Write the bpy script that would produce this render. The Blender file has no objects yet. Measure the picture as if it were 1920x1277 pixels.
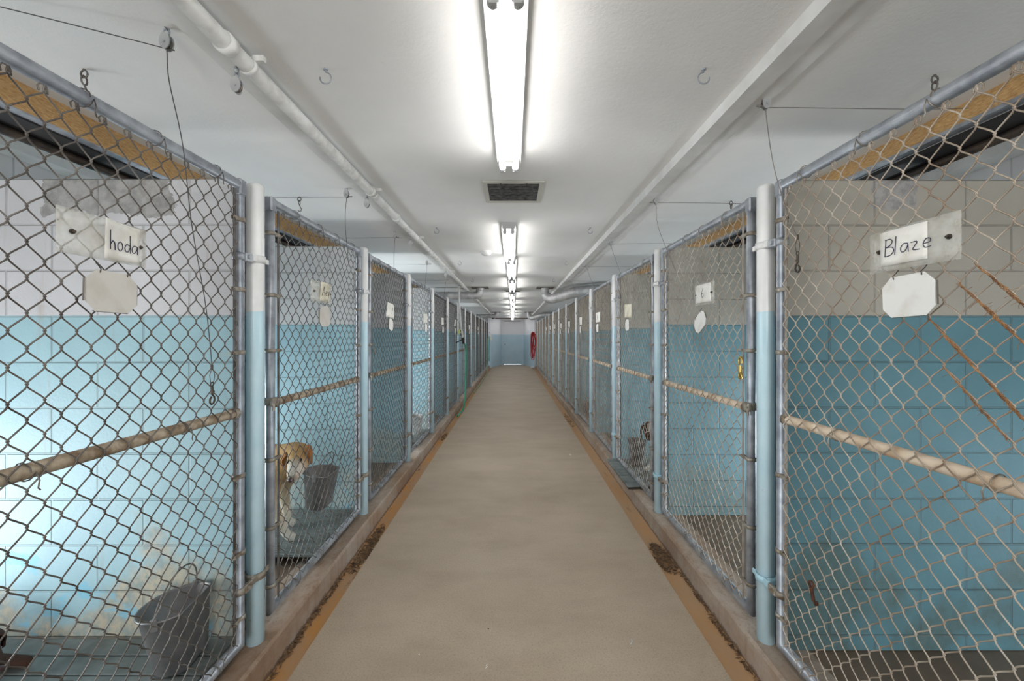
import bpy, math, random
from mathutils import Vector, Matrix, Quaternion
random.seed(7)
S = bpy.context.scene
COL = S.collection
PI = math.pi
F = 760.0; EYE = 1.515; CX = 961.0; CY = 630.5

def at(px, py, Y):
    """point at depth Y that is seen at this place of the photograph"""
    return Vector(((px-CX)*Y/F, Y, EYE-(py-CY)*Y/F))
def atX(px, py, X):
    Y = F*X/(px-CX)
    return Vector((X, Y, EYE-(py-CY)*Y/F))

# ------------------------------------------------------------------ mesh builder
class MB:
    def __init__(s): s.v = []; s.f = []; s.sm = []
    def add(s, vs, fs, smooth=False):
        b = len(s.v); s.v += [tuple(p) for p in vs]
        s.f += [tuple(b+i for i in f) for f in fs]; s.sm += [smooth]*len(fs); return s
    def box(s, a, b):
        x0,y0,z0 = [min(a[i],b[i]) for i in range(3)]; x1,y1,z1 = [max(a[i],b[i]) for i in range(3)]
        return s.add([(x0,y0,z0),(x1,y0,z0),(x1,y1,z0),(x0,y1,z0),(x0,y0,z1),(x1,y0,z1),(x1,y1,z1),(x0,y1,z1)],
              [(0,3,2,1),(4,5,6,7),(0,1,5,4),(1,2,6,5),(2,3,7,6),(3,0,4,7)])
    def bbox(s, a, b, c=.004):
        """box with chamfered edges"""
        x0,y0,z0 = [min(a[i],b[i]) for i in range(3)]; x1,y1,z1 = [max(a[i],b[i]) for i in range(3)]
        def ring(z, k): return [(x0+k,y0,z),(x1-k,y0,z),(x1,y0+k,z),(x1,y1-k,z),(x1-k,y1,z),(x0+k,y1,z),(x0,y1-k,z),(x0,y0+k,z)]
        def inn(z): return [(x0+c,y0+c,z),(x1-c,y0+c,z),(x1-c,y0+c,z),(x1-c,y1-c,z),(x1-c,y1-c,z),(x0+c,y1-c,z),(x0+c,y1-c,z),(x0+c,y0+c,z)]
        vs = inn(z0)+ring(z0+c,c)+ring(z1-c,c)+inn(z1)
        fs = [(0,6,4,2),(24,26,28,30)]
        for r in range(3):
            for i in range(8):
                j=(i+1)%8; fs.append((r*8+i,r*8+j,r*8+8+j,r*8+8+i))
        return s.add(vs, fs)
    def tube(s, pts, r, n=8, closed=False, caps=True, smooth=True):
        pts = [Vector(p) for p in pts]; N = len(pts)
        rad = r if isinstance(r,(list,tuple)) else [r]*N
        tans = []
        for i in range(N):
            if closed: t = pts[(i+1)%N]-pts[i-1]
            else: t = pts[min(i+1,N-1)]-pts[max(i-1,0)]
            tans.append(t.normalized() if t.length>1e-9 else Vector((0,0,1)))
        t0 = tans[0]; up = Vector((0,0,1)) if abs(t0.z)<.9 else Vector((1,0,0))
        nrm = (up - t0*up.dot(t0)).normalized(); vs = []
        for i in range(N):
            t = tans[i]; nrm = nrm - t*nrm.dot(t)
            nrm = nrm.normalized() if nrm.length>1e-6 else t.orthogonal().normalized()
            b = t.cross(nrm)
            for k in range(n):
                a = 2*PI*k/n; vs.append(pts[i]+nrm*(rad[i]*math.cos(a))+b*(rad[i]*math.sin(a)))
        fs = []
        for i in range(N if closed else N-1):
            j=(i+1)%N
            for k in range(n):
                l=(k+1)%n; fs.append((i*n+k,i*n+l,j*n+l,j*n+k))
        s.add(vs, fs, smooth)
        if caps and not closed:
            s.add(vs[:n], [tuple(range(n-1,-1,-1))]); s.add(vs[-n:], [tuple(range(n))])
        return s
    def cyl(s, a, b, r, n=16, caps=True): return s.tube([a,b], r, n, caps=caps)
    def ring(s, c, axis, ri, ro, h, n=20):
        """flat band with thickness around an axis"""
        c = Vector(c); ax = Vector(axis).normalized(); u = ax.orthogonal().normalized(); w = ax.cross(u)
        vs=[]; fs=[]
        for k in range(n):
            a=2*PI*k/n; d=u*math.cos(a)+w*math.sin(a)
            vs += [c+d*ri-ax*h/2, c+d*ro-ax*h/2, c+d*ro+ax*h/2, c+d*ri+ax*h/2]
        for k in range(n):
            l=(k+1)%n
            for q in range(4):
                r2=(q+1)%4; fs.append((k*4+q,l*4+q,l*4+r2,k*4+r2))
        return s.add(vs, fs, True)
    def lathe(s, c, prof, n=28, axis=(0,0,1), ref=None):
        c=Vector(c); ax=Vector(axis).normalized(); u=ax.orthogonal().normalized() if ref is None else Vector(ref); w=ax.cross(u)
        vs=[]; fs=[]
        for (r,h) in prof:
            for k in range(n):
                a=2*PI*k/n; vs.append(c+u*(r*math.cos(a))+w*(r*math.sin(a))+ax*h)
        for i in range(len(prof)-1):
            for k in range(n):
                l=(k+1)%n; fs.append((i*n+k,i*n+l,(i+1)*n+l,(i+1)*n+k))
        return s.add(vs, fs, True)
    def ball(s, c, r, n=10, sc=(1,1,1)):
        c=Vector(c); vs=[]; fs=[]; m=n//2+2
        for i in range(m+1):
            ph=PI*i/m
            for k in range(n):
                a=2*PI*k/n; vs.append(c+Vector((r*sc[0]*math.sin(ph)*math.cos(a), r*sc[1]*math.sin(ph)*math.sin(a), r*sc[2]*math.cos(ph))))
        for i in range(m):
            for k in range(n):
                l=(k+1)%n; fs.append((i*n+k,(i+1)*n+k,(i+1)*n+l,i*n+l))
        return s.add(vs, fs, True)
    def sheet(s, fn, nu, nv, th=.0006, nrm=None):
        """thin solid sheet from fn(a,b); nrm is the thickness direction"""
        nrm = Vector(nrm or (1,0,0)); P=[[Vector(fn(i/nu,j/nv)) for j in range(nv+1)] for i in range(nu+1)]
        vs=[p for row in P for p in row]; k=len(vs); vs+=[p-nrm*th for p in vs]; fs=[]
        I=lambda i,j:i*(nv+1)+j
        for i in range(nu):
            for j in range(nv):
                q=(I(i,j),I(i+1,j),I(i+1,j+1),I(i,j+1)); fs.append(q); fs.append(tuple(k+x for x in reversed(q)))
        bd=[I(i,0) for i in range(nu+1)]+[I(nu,j) for j in range(1,nv+1)]+[I(i,nv) for i in range(nu-1,-1,-1)]+[I(0,j) for j in range(nv-1,0,-1)]
        for a in range(len(bd)):
            b=(a+1)%len(bd); fs.append((bd[a],bd[a]+k,bd[b]+k,bd[b]))
        return s.add(vs, fs, True)
    def prism(s, pts, d):
        """polygon extruded by vector d"""
        d=Vector(d); p=[Vector(q) for q in pts]; n=len(p)
        return s.add(p+[q+d for q in p], [tuple(range(n-1,-1,-1)),tuple(range(n,2*n))]+[(i,(i+1)%n,n+(i+1)%n,n+i) for i in range(n)])
    def mesh(s, name, mat, flip=False):
        m = bpy.data.meshes.new(name)
        v = [(-p[0],p[1],p[2]) for p in s.v] if flip else s.v
        f = [tuple(reversed(q)) for q in s.f] if flip else s.f
        m.from_pydata(v, [], f); m.polygons.foreach_set('use_smooth', s.sm)
        m.materials.append(mat); m.update(); return m
    def build(s, name, mat, parent=None, flip=False, loc=None):
        o = bpy.data.objects.new(name, s.mesh(name, mat, flip)); COL.objects.link(o)
        if parent: o.parent = parent
        if loc is not None: o.location = loc
        return o

def tag(o, label, cat, group=None, kind=None):
    o['label']=label; o['category']=cat
    if group: o['group']=group
    if kind: o['kind']=kind
    return o
def thing(name, label, cat, loc=(0,0,0), group=None):
    o = bpy.data.objects.new(name, None); COL.objects.link(o); o.location = loc; o.empty_display_size=.1
    return tag(o, label, cat, group)
def struct(name, mb, mat, label=None):
    o = mb.build(name, mat); o['kind']='structure'
    if label: o['label']=label
    return o
def copy_tree(o, parent=None):
    c=o.copy(); COL.objects.link(c)
    if parent: c.parent=parent
    for ch in list(o.children): copy_tree(ch, c)
    return c

# ------------------------------------------------------------------ materials
def srgb(r,g,b):
    f=lambda c: (c/255/12.92) if c/255<=.04045 else ((c/255+.055)/1.055)**2.4
    return (f(r),f(g),f(b),1)
class NT:
    def __init__(s, name):
        s.m=bpy.data.materials.new(name); s.m.use_nodes=True; s.t=s.m.node_tree; s.n=s.t.nodes; s.l=s.t.links
        s.b=s.n['Principled BSDF']
    def node(s, ty, **k):
        n=s.n.new(ty)
        for a,b in k.items(): setattr(n,a,b)
        return n
    def link(s,a,b): s.l.new(a,b)
    def noise(s, vec, scale, detail=4, rough=.55):
        n=s.node('ShaderNodeTexNoise'); n.inputs['Scale'].default_value=scale; n.inputs['Detail'].default_value=detail; n.inputs['Roughness'].default_value=rough
        if vec is not None: s.link(vec,n.inputs['Vector'])
        return n.outputs['Fac']
    def ramp(s, fac, a, b, ca=(0,0,0,1), cb=(1,1,1,1)):
        r=s.node('ShaderNodeValToRGB'); s.link(fac,r.inputs['Fac'])
        r.color_ramp.elements[0].position=a; r.color_ramp.elements[1].position=b
        r.color_ramp.elements[0].color=ca; r.color_ramp.elements[1].color=cb
        return r.outputs['Color']
    def mix(s, fac, a, b, mode='MIX'):
        m=s.node('ShaderNodeMix', data_type='RGBA', blend_type=mode)
        for sock,v in ((m.inputs[0],fac),(m.inputs[6],a),(m.inputs[7],b)):
            if hasattr(v,'is_output'): s.link(v,sock)
            else: sock.default_value=v
        return m.outputs[2]
    def math(s, op, a, b=0.0, c=0.0):
        m=s.node('ShaderNodeMath', operation=op)
        for i,v in enumerate((a,b,c)):
            if hasattr(v,'is_output'): s.link(v,m.inputs[i])
            else: m.inputs[i].default_value=v
        return m.outputs[0]
    def bump(s, h, st=.3, dist=.002):
        b=s.node('ShaderNodeBump'); b.inputs['Strength'].default_value=st; b.inputs['Distance'].default_value=dist
        s.link(h,b.inputs['Height']); s.link(b.outputs[0],s.b.inputs['Normal'])
    def pos(s): return s.node('ShaderNodeNewGeometry').outputs['Position']
    def obj(s): return s.node('ShaderNodeTexCoord').outputs['Object']
    def stretch(s, vec, sc):
        m=s.node('ShaderNodeMapping'); s.link(vec,m.inputs['Vector']); m.inputs['Scale'].default_value=sc; return m.outputs[0]
    def base(s, v):
        if hasattr(v,'is_output'): s.link(v,s.b.inputs['Base Color'])
        else: s.b.inputs['Base Color'].default_value=v
def plain(name, c, rough=.6, metal=0, c2=None, scale=8, lo=.35, hi=.65, bump=0, bscale=60, world=False, spec=None):
    t=NT(name); t.b.inputs['Roughness'].default_value=rough; t.b.inputs['Metallic'].default_value=metal
    if spec is not None: t.b.inputs['Specular IOR Level'].default_value=spec
    v = t.pos() if world else t.obj()
    if c2: t.base(t.mix(t.ramp(t.noise(v,scale),lo,hi), c, c2))
    else: t.base(c)
    if bump: t.bump(t.noise(v,bscale), bump)
    return t.m

M={}
M['galv']=plain('galvanized_steel', srgb(178,183,190), .42, .5, srgb(138,142,150), 14, bump=.12, bscale=90)
M['galv_dull']=plain('dull_galvanized_steel', srgb(140,136,130), .55, .4, srgb(98,90,84), 10, bump=.15, bscale=70)
M['rail']=plain('dusty_rail', srgb(196,180,158), .75, .1, srgb(138,116,92), 22, .38,.62, bump=.3, bscale=60)
M['wireL']=plain('brown_wire_backlit', srgb(122,116,110), .5, .3, srgb(80,72,66), 9, bump=0)  # brown wire, with the left side's backlit darkness put into its colour
M['wireR']=plain('dusty_wire_lit', srgb(200,190,176), .45, .3, srgb(146,124,104), 6, .3,.7)  # dusty wire, with the corridor light on it put into its colour
M['railR']=plain('dusty_rail_lit', srgb(226,208,186), .75, 0, srgb(186,156,124), 16, .45,.8, bump=.3, bscale=60)  # same dusty rail, paler because the front light is put into the colour
M['bar']=plain('tension_bar_steel', srgb(120,118,118), .5,.4, srgb(80,72,66), 12)
M['barR']=plain('pale_tension_bar_steel', srgb(188,180,172), .5,.35, srgb(150,138,124), 12)
M['clamp']=plain('clamp_metal', srgb(170,164,154), .5, .4, srgb(120,106,90), 30)
M['whitepaint']=plain('white_enamel', srgb(228,228,228), .35, 0, srgb(205,205,203), 10, bump=.1, bscale=30)
M['darksteel']=plain('dark_steel', srgb(62,58,56), .5,.6, srgb(92,80,70), 20)
M['rust']=plain('rusty_iron', srgb(96,56,34), .8,.2, srgb(52,34,26), 40)
M['brass']=plain('brass', srgb(200,170,96), .35,.8)
M['cable']=plain('steel_cable', srgb(84,82,80), .5,.5)
M['black']=plain('black_tarpaulin', srgb(26,25,26), .7, 0, srgb(44,40,40), 6, bump=.4, bscale=12)
M['osb']=None
M['paper']=plain('white_paper', srgb(238,236,230), .8, 0, srgb(214,210,198), 18, .45,.8)
M['paper_y']=plain('yellowed_paper', srgb(232,226,208), .8, 0, srgb(200,190,166), 14, .4,.75)
M['plate']=plain('dirty_white_card', srgb(214,210,203), .7, 0, srgb(196,187,175), 12, .5,.8)
M['plate_w']=plain('clean_white_card', srgb(236,235,232), .7, 0, srgb(218,214,206), 16, .5,.8)
M['platefold']=plain('folded_edge', srgb(120,112,104), .7)
M['ink']=plain('marker_ink', srgb(44,44,74), .6)
M['inkb']=plain('black_ink', srgb(34,34,38), .6)
M['pail']=plain('galvanised_pail', srgb(150,147,146), .42,.55, srgb(112,110,112), 7, bump=.15, bscale=12)
M['pail_in']=M['pail']
M['matp']=plain('grey_plastic_boards', srgb(128,136,134), .6, 0, srgb(100,106,104), 9)
M['greenhose']=plain('green_hose_rubber', srgb(44,150,118), .5, 0, srgb(60,168,136), 6)
M['palehose']=plain('pale_green_hose', srgb(120,170,140), .5)
M['redhose']=plain('red_hose_rubber', srgb(196,30,32), .4)
M['dark']=plain('black_plastic', srgb(30,30,32), .5)
M['duct']=plain('duct_metal', srgb(206,206,206), .45,.35, srgb(170,172,174), 8, bump=.3, bscale=25)
M['bag']=plain('white_plastic_bag', srgb(232,232,228), .45)
M['yellowrag']=plain('yellow_green_rag', srgb(206,210,140), .9, 0, srgb(180,186,120), 20, bump=.5)
M['ventdark']=plain('dusty_filter', srgb(70,70,70), .9, 0, srgb(120,120,118), 30, .35,.7, bump=.6, bscale=40)
M['ventframe']=plain('vent_frame', srgb(196,194,186), .5)
M['fixture']=plain('fixture_enamel', srgb(190,190,188), .5)
M['socket']=plain('lamp_socket', srgb(180,180,180), .5)
M['brownpipe']=plain('brown_iron_pipe', srgb(92,74,66), .6,.2)
M['fiber']=plain('straw_fiber', srgb(190,146,104), .95, 0, srgb(126,88,58), 40)
M['leaf']=plain('dry_debris', srgb(128,100,72), .95, 0, srgb(78,60,46), 30)
M['eye']=plain('dark_eye', srgb(20,14,12), .15)
M['nose']=plain('dog_nose', srgb(92,58,56), .4, 0, srgb(50,34,34), 30)
M['bluetrim']=plain('pale_blue_paint', srgb(168,204,216), .5)
M['threshold']=plain('aluminium_threshold', srgb(210,210,210), .4,.3)
M['scrap']=plain('pale_scrap', srgb(190,210,222), .8)

t=NT('oriented_strand_board'); v=t.stretch(t.pos(),(30,12,60)); t.base(t.mix(t.ramp(t.noise(v,3,6,.7),.35,.65),srgb(178,132,80),srgb(222,184,130))); t.b.inputs['Roughness'].default_value=.8; M['osb']=t.m

t=NT('glowing_tube'); t.base((1,1,1,1)); t.b.inputs['Emission Color'].default_value=(1,.985,.96,1); t.b.inputs['Emission Strength'].default_value=8.8; M['tube']=t.m

# translucent acrylic plate
t=NT('cloudy_acrylic'); t.base(t.mix(t.ramp(t.noise(t.obj(),14),.4,.7),srgb(232,232,226),srgb(206,200,186))); t.b.inputs['Roughness'].default_value=.25
a=t.mix(t.ramp(t.noise(t.obj(),9),.4,.7),(.30,.30,.30,1),(.52,.52,.52,1)); t.link(a,t.b.inputs['Alpha']); M['acrylic']=t.m

def brick_wall(name, axis, off, upper, lower, split=1.607, patch=None, wear=0.0, bz=2.213, dirtc=None):
    t=NT(name); p=t.pos(); sp=t.node('ShaderNodeSeparateXYZ'); t.link(p,sp.inputs[0])
    h=t.math('ADD', sp.outputs[axis], off+40*.4064); z=t.math('ADD', sp.outputs[2], -bz+.2032*20)
    cb=t.node('ShaderNodeCombineXYZ'); t.link(h,cb.inputs[0]); t.link(z,cb.inputs[1])
    b=t.node('ShaderNodeTexBrick'); t.link(cb.outputs[0],b.inputs['Vector'])
    b.offset=.5; b.offset_frequency=2; b.inputs['Scale'].default_value=1; b.inputs['Mortar Size'].default_value=.005; b.inputs['Mortar Smooth'].default_value=.6
    b.inputs['Brick Width'].default_value=.4064; b.inputs['Row Height'].default_value=.2032; b.inputs['Bias'].default_value=0
    mortar=b.outputs['Fac']
    n1=t.noise(p,3.5); n2=t.noise(p,26,6,.65); n3=t.noise(p,1.6,5,.6)
    up=t.mix(t.ramp(n1,.3,.75), upper, tuple(c*.88 for c in upper[:3])+(1,))
    lo=t.mix(t.ramp(n1,.3,.75), lower, tuple(c*.86 for c in lower[:3])+(1,))
    zz=t.math('ADD', sp.outputs[2], t.math('MULTIPLY', t.math('SUBTRACT',n2,.5), .006))
    c=t.mix(t.math('GREATER_THAN', zz, split), lo, up)
    if patch:
        x0,x1,z0=patch
        wob=t.math('MULTIPLY', t.math('SUBTRACT',t.noise(p,9,5,.6),.5), .16)
        hx=t.math('ADD', sp.outputs[axis], wob)
        inx=t.math('MULTIPLY', t.math('GREATER_THAN',hx,x0), t.math('LESS_THAN',hx,x1))
        inz=t.math('GREATER_THAN', t.math('ADD',sp.outputs[2],wob), z0)
        raw=t.mix(t.ramp(n2,.4,.6), srgb(150,148,146), srgb(176,174,172))
        c=t.mix(t.math('MULTIPLY',inx,inz), c, raw)
    if wear>0:
        # worn, dirty lower courses: dirt splashed up from the ground and paint scraped away
        low=t.node('ShaderNodeMapRange'); t.link(sp.outputs[2],low.inputs[0]); low.inputs[1].default_value=.95; low.inputs[2].default_value=.2; low.inputs[3].default_value=-.12; low.inputs[4].default_value=.17
        m=t.ramp(t.math('ADD', n3, low.outputs[0]), .56, .64)
        dirt=t.mix(t.ramp(n2,.4,.62), *(dirtc or (srgb(196,184,160), srgb(150,160,156))))
        c=t.mix(t.math('MULTIPLY', m, wear), c, dirt)
        m2=t.ramp(t.math('ADD', t.noise(t.stretch(p,(1.3,1.3,2.2)),2.2,6,.6), low.outputs[0]), .70, .74)
        c=t.mix(t.math('MULTIPLY', m2, 0 if dirtc else wear*.8), c, srgb(128,196,222))
        st=t.ramp(t.noise(t.stretch(p,(9,9,.8)),2,4,.6), .62,.72)
        c=t.mix(t.math('MULTIPLY', st, wear*.22), c, srgb(170,120,84))
    c=t.mix(t.math('MULTIPLY', mortar, .22), c, srgb(120,112,104))
    t.base(c); t.b.inputs['Roughness'].default_value=.5
    hgt=t.math('ADD', t.math('MULTIPLY', mortar, -1.0), t.math('MULTIPLY', t.noise(p,70,5,.7), .28))
    t.bump(hgt, .8, .007)
    return t.m
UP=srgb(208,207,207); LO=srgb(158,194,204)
UP_SHADED=srgb(188,184,174); LO_SHADED=srgb(124,165,176)  # same paint as the left walls, with the right side's shade mixed in
M['wallL0']=brick_wall('painted_block_near_left',0,.203+.01,srgb(214,213,216),srgb(166,202,212),patch=(-2.08,-1.50,2.05),wear=.9)
M['wallL']=brick_wall('painted_block_left',0,.203+.01,UP,LO,wear=.5)
M['wallR0']=brick_wall('painted_block_near_right_shaded',0,.01,srgb(182,177,166),srgb(100,144,156),patch=(1.62,1.80,2.09),wear=.6,dirtc=(srgb(96,112,108),srgb(84,92,80)))  # near right copy of the paint, its deeper shade put into the colour
M['wallR']=brick_wall('painted_block_right_shaded',0,.01,UP_SHADED,LO_SHADED,wear=.4,dirtc=(srgb(150,146,128),srgb(110,124,120)))
M['wallSide']=brick_wall('painted_block_outer',1,0,UP,LO,wear=.3)
t=NT('painted_plaster_end_wall'); p=t.pos(); sp=t.node('ShaderNodeSeparateXYZ'); t.link(p,sp.inputs[0])
t.base(t.mix(t.math('GREATER_THAN',sp.outputs[2],1.60), t.mix(t.ramp(t.noise(p,2),.3,.7),srgb(202,224,236),srgb(190,215,230)), srgb(238,238,242))); t.b.inputs['Roughness'].default_value=.5; M['endwall']=t.m
# posts: white above, pale blue below
t=NT('two_tone_post_paint'); p=t.pos(); sp=t.node('ShaderNodeSeparateXYZ'); t.link(p,sp.inputs[0])
zz=t.math('ADD',sp.outputs[2],t.math('MULTIPLY',t.math('SUBTRACT',t.noise(p,18),.5),.02))
c=t.mix(t.math('GREATER_THAN',zz,1.628), t.mix(t.ramp(t.noise(p,7),.35,.7),srgb(200,226,236),srgb(184,214,227)), t.mix(t.ramp(t.noise(p,6),.35,.7),srgb(232,232,232),srgb(214,214,212)))
c=t.mix(t.math('MULTIPLY',t.ramp(t.noise(p,30,5,.7),.68,.72),.5), c, srgb(150,130,110))
t.base(c); t.b.inputs['Roughness'].default_value=.32; t.bump(t.noise(p,40),.12); M['post']=t.m
# corridor slab
t=NT('worn_concrete_walk'); p=t.pos()
c=t.mix(t.ramp(t.noise(t.stretch(p,(1.2,1.6,1)),1.3,6,.6),.3,.7), srgb(190,173,152), srgb(174,156,135))
c=t.mix(t.math('MULTIPLY',t.ramp(t.noise(t.stretch(p,(1,2.6,1)),1.4,6,.65),.48,.72),.28), c, srgb(142,124,106))
c=t.mix(t.math('MULTIPLY',t.ramp(t.noise(p,120,4,.7),.5,.66),.40), c, srgb(128,112,98))
c=t.mix(t.math('MULTIPLY',t.ramp(t.noise(p,160,2,.7),.30,.42,(1,1,1,1),(0,0,0,1)),.30), c, srgb(220,208,192))
t.base(c); t.b.inputs['Roughness'].default_value=.62; t.bump(t.noise(p,150,5,.7),.35,.002); M['slab']=t.m
# gutter, stained orange
t=NT('orange_stained_gutter'); p=t.pos()
c=t.mix(t.ramp(t.noise(t.stretch(p,(3,1.2,1)),2.2,6,.65),.35,.6), srgb(190,136,72), srgb(172,140,108))
c=t.mix(t.ramp(t.noise(t.stretch(p,(6,1.6,1)),3,5,.65),.60,.70), c, srgb(104,66,40))
sp=t.node('ShaderNodeSeparateXYZ'); t.link(p,sp.inputs[0]); c=t.mix(t.math('MULTIPLY',t.math('GREATER_THAN',sp.outputs[0],0),.6), c, srgb(188,154,118))
t.base(c); t.b.inputs['Roughness'].default_value=.6; t.bump(t.noise(p,50,5,.7),.5,.003); M['gutter']=t.m
# curb
t=NT('stained_concrete_curb'); p=t.pos(); sp=t.node('ShaderNodeSeparateXYZ'); t.link(p,sp.inputs[0])
c=t.mix(t.ramp(t.noise(t.stretch(p,(2,1,2)),2.0,6,.65),.32,.66), srgb(172,160,148), srgb(142,114,90))
c=t.mix(t.math('MULTIPLY',t.ramp(t.noise(t.stretch(p,(20,14,2)),1.5,5,.65),.5,.7),.5), c, srgb(116,86,62))
lowm=t.math('LESS_THAN', t.math('ADD',sp.outputs[2],t.math('MULTIPLY',t.noise(p,25,4),.06)), .028)
c=t.mix(t.math('MULTIPLY',lowm,.6), c, srgb(92,64,44))
c=t.mix(t.math('MULTIPLY',t.ramp(t.noise(p,90,4,.7),.55,.7),.3), c, srgb(98,78,62))
t.base(c); t.b.inputs['Roughness'].default_value=.7; t.bump(t.noise(p,45,6,.7),.6,.004); M['curb']=t.m
t=NT('damp_kennel_concrete'); p=t.pos()
c=t.mix(t.ramp(t.noise(p,1.8,6,.65),.3,.66), srgb(128,110,92), srgb(90,72,56))
t.base(c); t.b.inputs['Roughness'].default_value=.4; t.bump(t.noise(p,50,6,.7),.4,.003); M['kfloor']=t.m
# ceiling
t=NT('textured_white_ceiling'); p=t.pos()
c=t.mix(t.ramp(t.noise(p,.9,5,.6),.3,.75), srgb(234,233,231), srgb(216,215,213))
c=t.mix(t.math('MULTIPLY',t.ramp(t.noise(p,55,4,.8),.70,.76),.5), c, srgb(120,112,104))
t.base(c); t.b.inputs['Roughness'].default_value=.75; t.bump(t.noise(p,42,6,.75),.35,.004); M['ceil']=t.m
M['trim']=plain('white_painted_timber', srgb(224,224,223), .6, 0, srgb(204,203,200), 5, bump=.15, bscale=20, world=True)
M['pipepaint']=plain('chalky_white_pipe_paint', srgb(226,226,224), .5, 0, srgb(190,188,184), 16, .45,.75, bump=.3, bscale=40, world=True)
def fur(name):
    t=NT(name); a=t.node('ShaderNodeAttribute'); a.attribute_name='Fur'
    n=t.noise(t.stretch(t.obj(),(40,40,16)),3,6,.7)
    t.base(t.mix(t.math('MULTIPLY',t.ramp(n,.35,.7),.28), a.outputs['Color'], (.03,.015,.01,1)))
    t.b.inputs['Roughness'].default_value=.85; t.bump(n,.8,.006); return t.m
M['fur']=fur('short_fur')

# ------------------------------------------------------------------ layout
GXS={'L':1.18,'R':1.168}; GX=1.17; XC=1.10; ZC=.115; ZR=2.445; WTOP=2.213
SP={'L':(1.86,1.347),'R':(1.87,1.365)}
NP=14; YEND=SP['L'][0]+13*SP['L'][1]+.15; YDOOR=21.5; Y0=-5.2
ORD=['nearest','second','third','fourth','fifth','sixth','seventh','eighth','ninth','tenth','eleventh','twelfth','thirteenth','fourteenth']
SIDE={'L':'left','R':'right'}
def post_y(sd,n): return SP[sd][0]+n*SP[sd][1]

# setting
struct('floor', MB().box((-.99,Y0,-.12),(.965,YDOOR,0)), M['slab'], 'tan worn concrete walkway down the middle')
struct('floor_outside', MB().box((-3,YDOOR+.12,-.12),(3,YDOOR+3,0.0)), M['trim'])
for sd,s in (('L',-1),('R',1)):
    i=.99 if sd=='L' else .965
    struct('trim_1' if sd=='L' else 'trim_2', MB().box((s*i,Y0,-.12),(s*(XC+.01),YDOOR,-.02)), M['gutter'], 'orange stained gutter along the '+SIDE[sd]+' curb')
    m=MB(); c=.012
    prof=[(XC,-.12),(XC,ZC-c),(XC+c,ZC),(1.32,ZC),(1.32,-.12)]
    m.prism([(s*x,Y0,z) for x,z in prof], (0,YEND-.02-Y0,0))
    struct('trim_3' if sd=='L' else 'trim_4', m, M['curb'], 'stained concrete curb under the '+SIDE[sd]+' gates')
    struct('floor_'+SIDE[sd], MB().box((s*1.32,Y0,-.12),(s*3.1,YEND,ZC-.004)), M['kfloor'], 'damp kennel floor on the '+SIDE[sd])
    # outer wall with dog door openings
    bright=range(NP)
    edges=[Y0]+[post_y(sd,n) for n in range(NP)]
    zo=1.05; m=MB(); m.box((s*3.0,Y0,zo),(s*3.1,YEND,2.9))
    cur=Y0
    for n in bright:
        c0=(post_y(sd,n)-SP[sd][1]/2) ; m.box((s*3.0,cur,-.12),(s*3.1,c0-.36,zo)); cur=c0+.36
    m.box((s*3.0,cur,-.12),(s*3.1,YEND,zo))
    struct('wall_'+SIDE[sd], m, M['wallSide'])
    # roof over the runs
    struct('ceiling_'+SIDE[sd], MB().box((s*1.8,Y0,2.8),(s*3.1,YEND,2.9)).box((s*1.83,Y0,2.445),(s*1.86,YEND,2.8)), M['ceil'])
    struct('wall_end_'+SIDE[sd], MB().box((s*1.2,YEND,-.12),(s*3.1,YEND+.1,2.9)), M['wallSide'])
    # header board, metal lip, black cover, conduit, beam
    struct('trim_5' if sd=='L' else 'trim_6', MB().box((s*1.80,Y0,2.338 if sd=='L' else 2.365),(s*1.822,YEND,ZR)), M['osb'], 'raw strand board edge above the '+SIDE[sd]+' runs')
    lz=2.336 if sd=='L' else 2.352
    struct('trim_7' if sd=='L' else 'trim_8', MB().box((s*1.785,Y0,lz-.004),(s*1.83,YEND,lz+.001 if sd=='L' else lz+.012)), M['galv'])
    struct('trim_9' if sd=='L' else 'trim_10', MB().box((s*1.83,Y0,2.325),(s*2.02,YEND,2.345)), M['black'], 'black cover strip over the '+SIDE[sd]+' runs')
    struct('trim_11' if sd=='L' else 'trim_12', MB().box((s*2.85,Y0,2.585),(s*2.995,YEND,2.68)), M['trim'])
    p=MB().cyl((s*1.95,Y0+.05,2.306),(s*1.95,YEND-.05,2.306),.019,12).build('steel_pipe', M['darksteel'])
    tag(p,'dark steel pipe running under the black strip above the '+SIDE[sd]+' runs','pipe')
p=MB().cyl((-2.6,Y0+.05,2.573),(-2.6,YEND-.05,2.573),.03,12).build('painted_pipe', M['bluetrim']); tag(p,'pale blue pipe glimpsed over the top of the near left dividing wall','pipe')

struct('ceiling', MB().box((-1.8,Y0,ZR),(1.8,YDOOR+.1,ZR+.1)), M['ceil'])
struct('wall_back', MB().box((-3.1,Y0-.1,-.12),(-.97,Y0,2.9)).box((.97,Y0-.1,-.12),(3.1,Y0,2.9)).box((-.97,Y0-.1,2.25),(.97,Y0,2.9)), M['wallSide'])  # doorway opening added for the unseen back fill light
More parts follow.
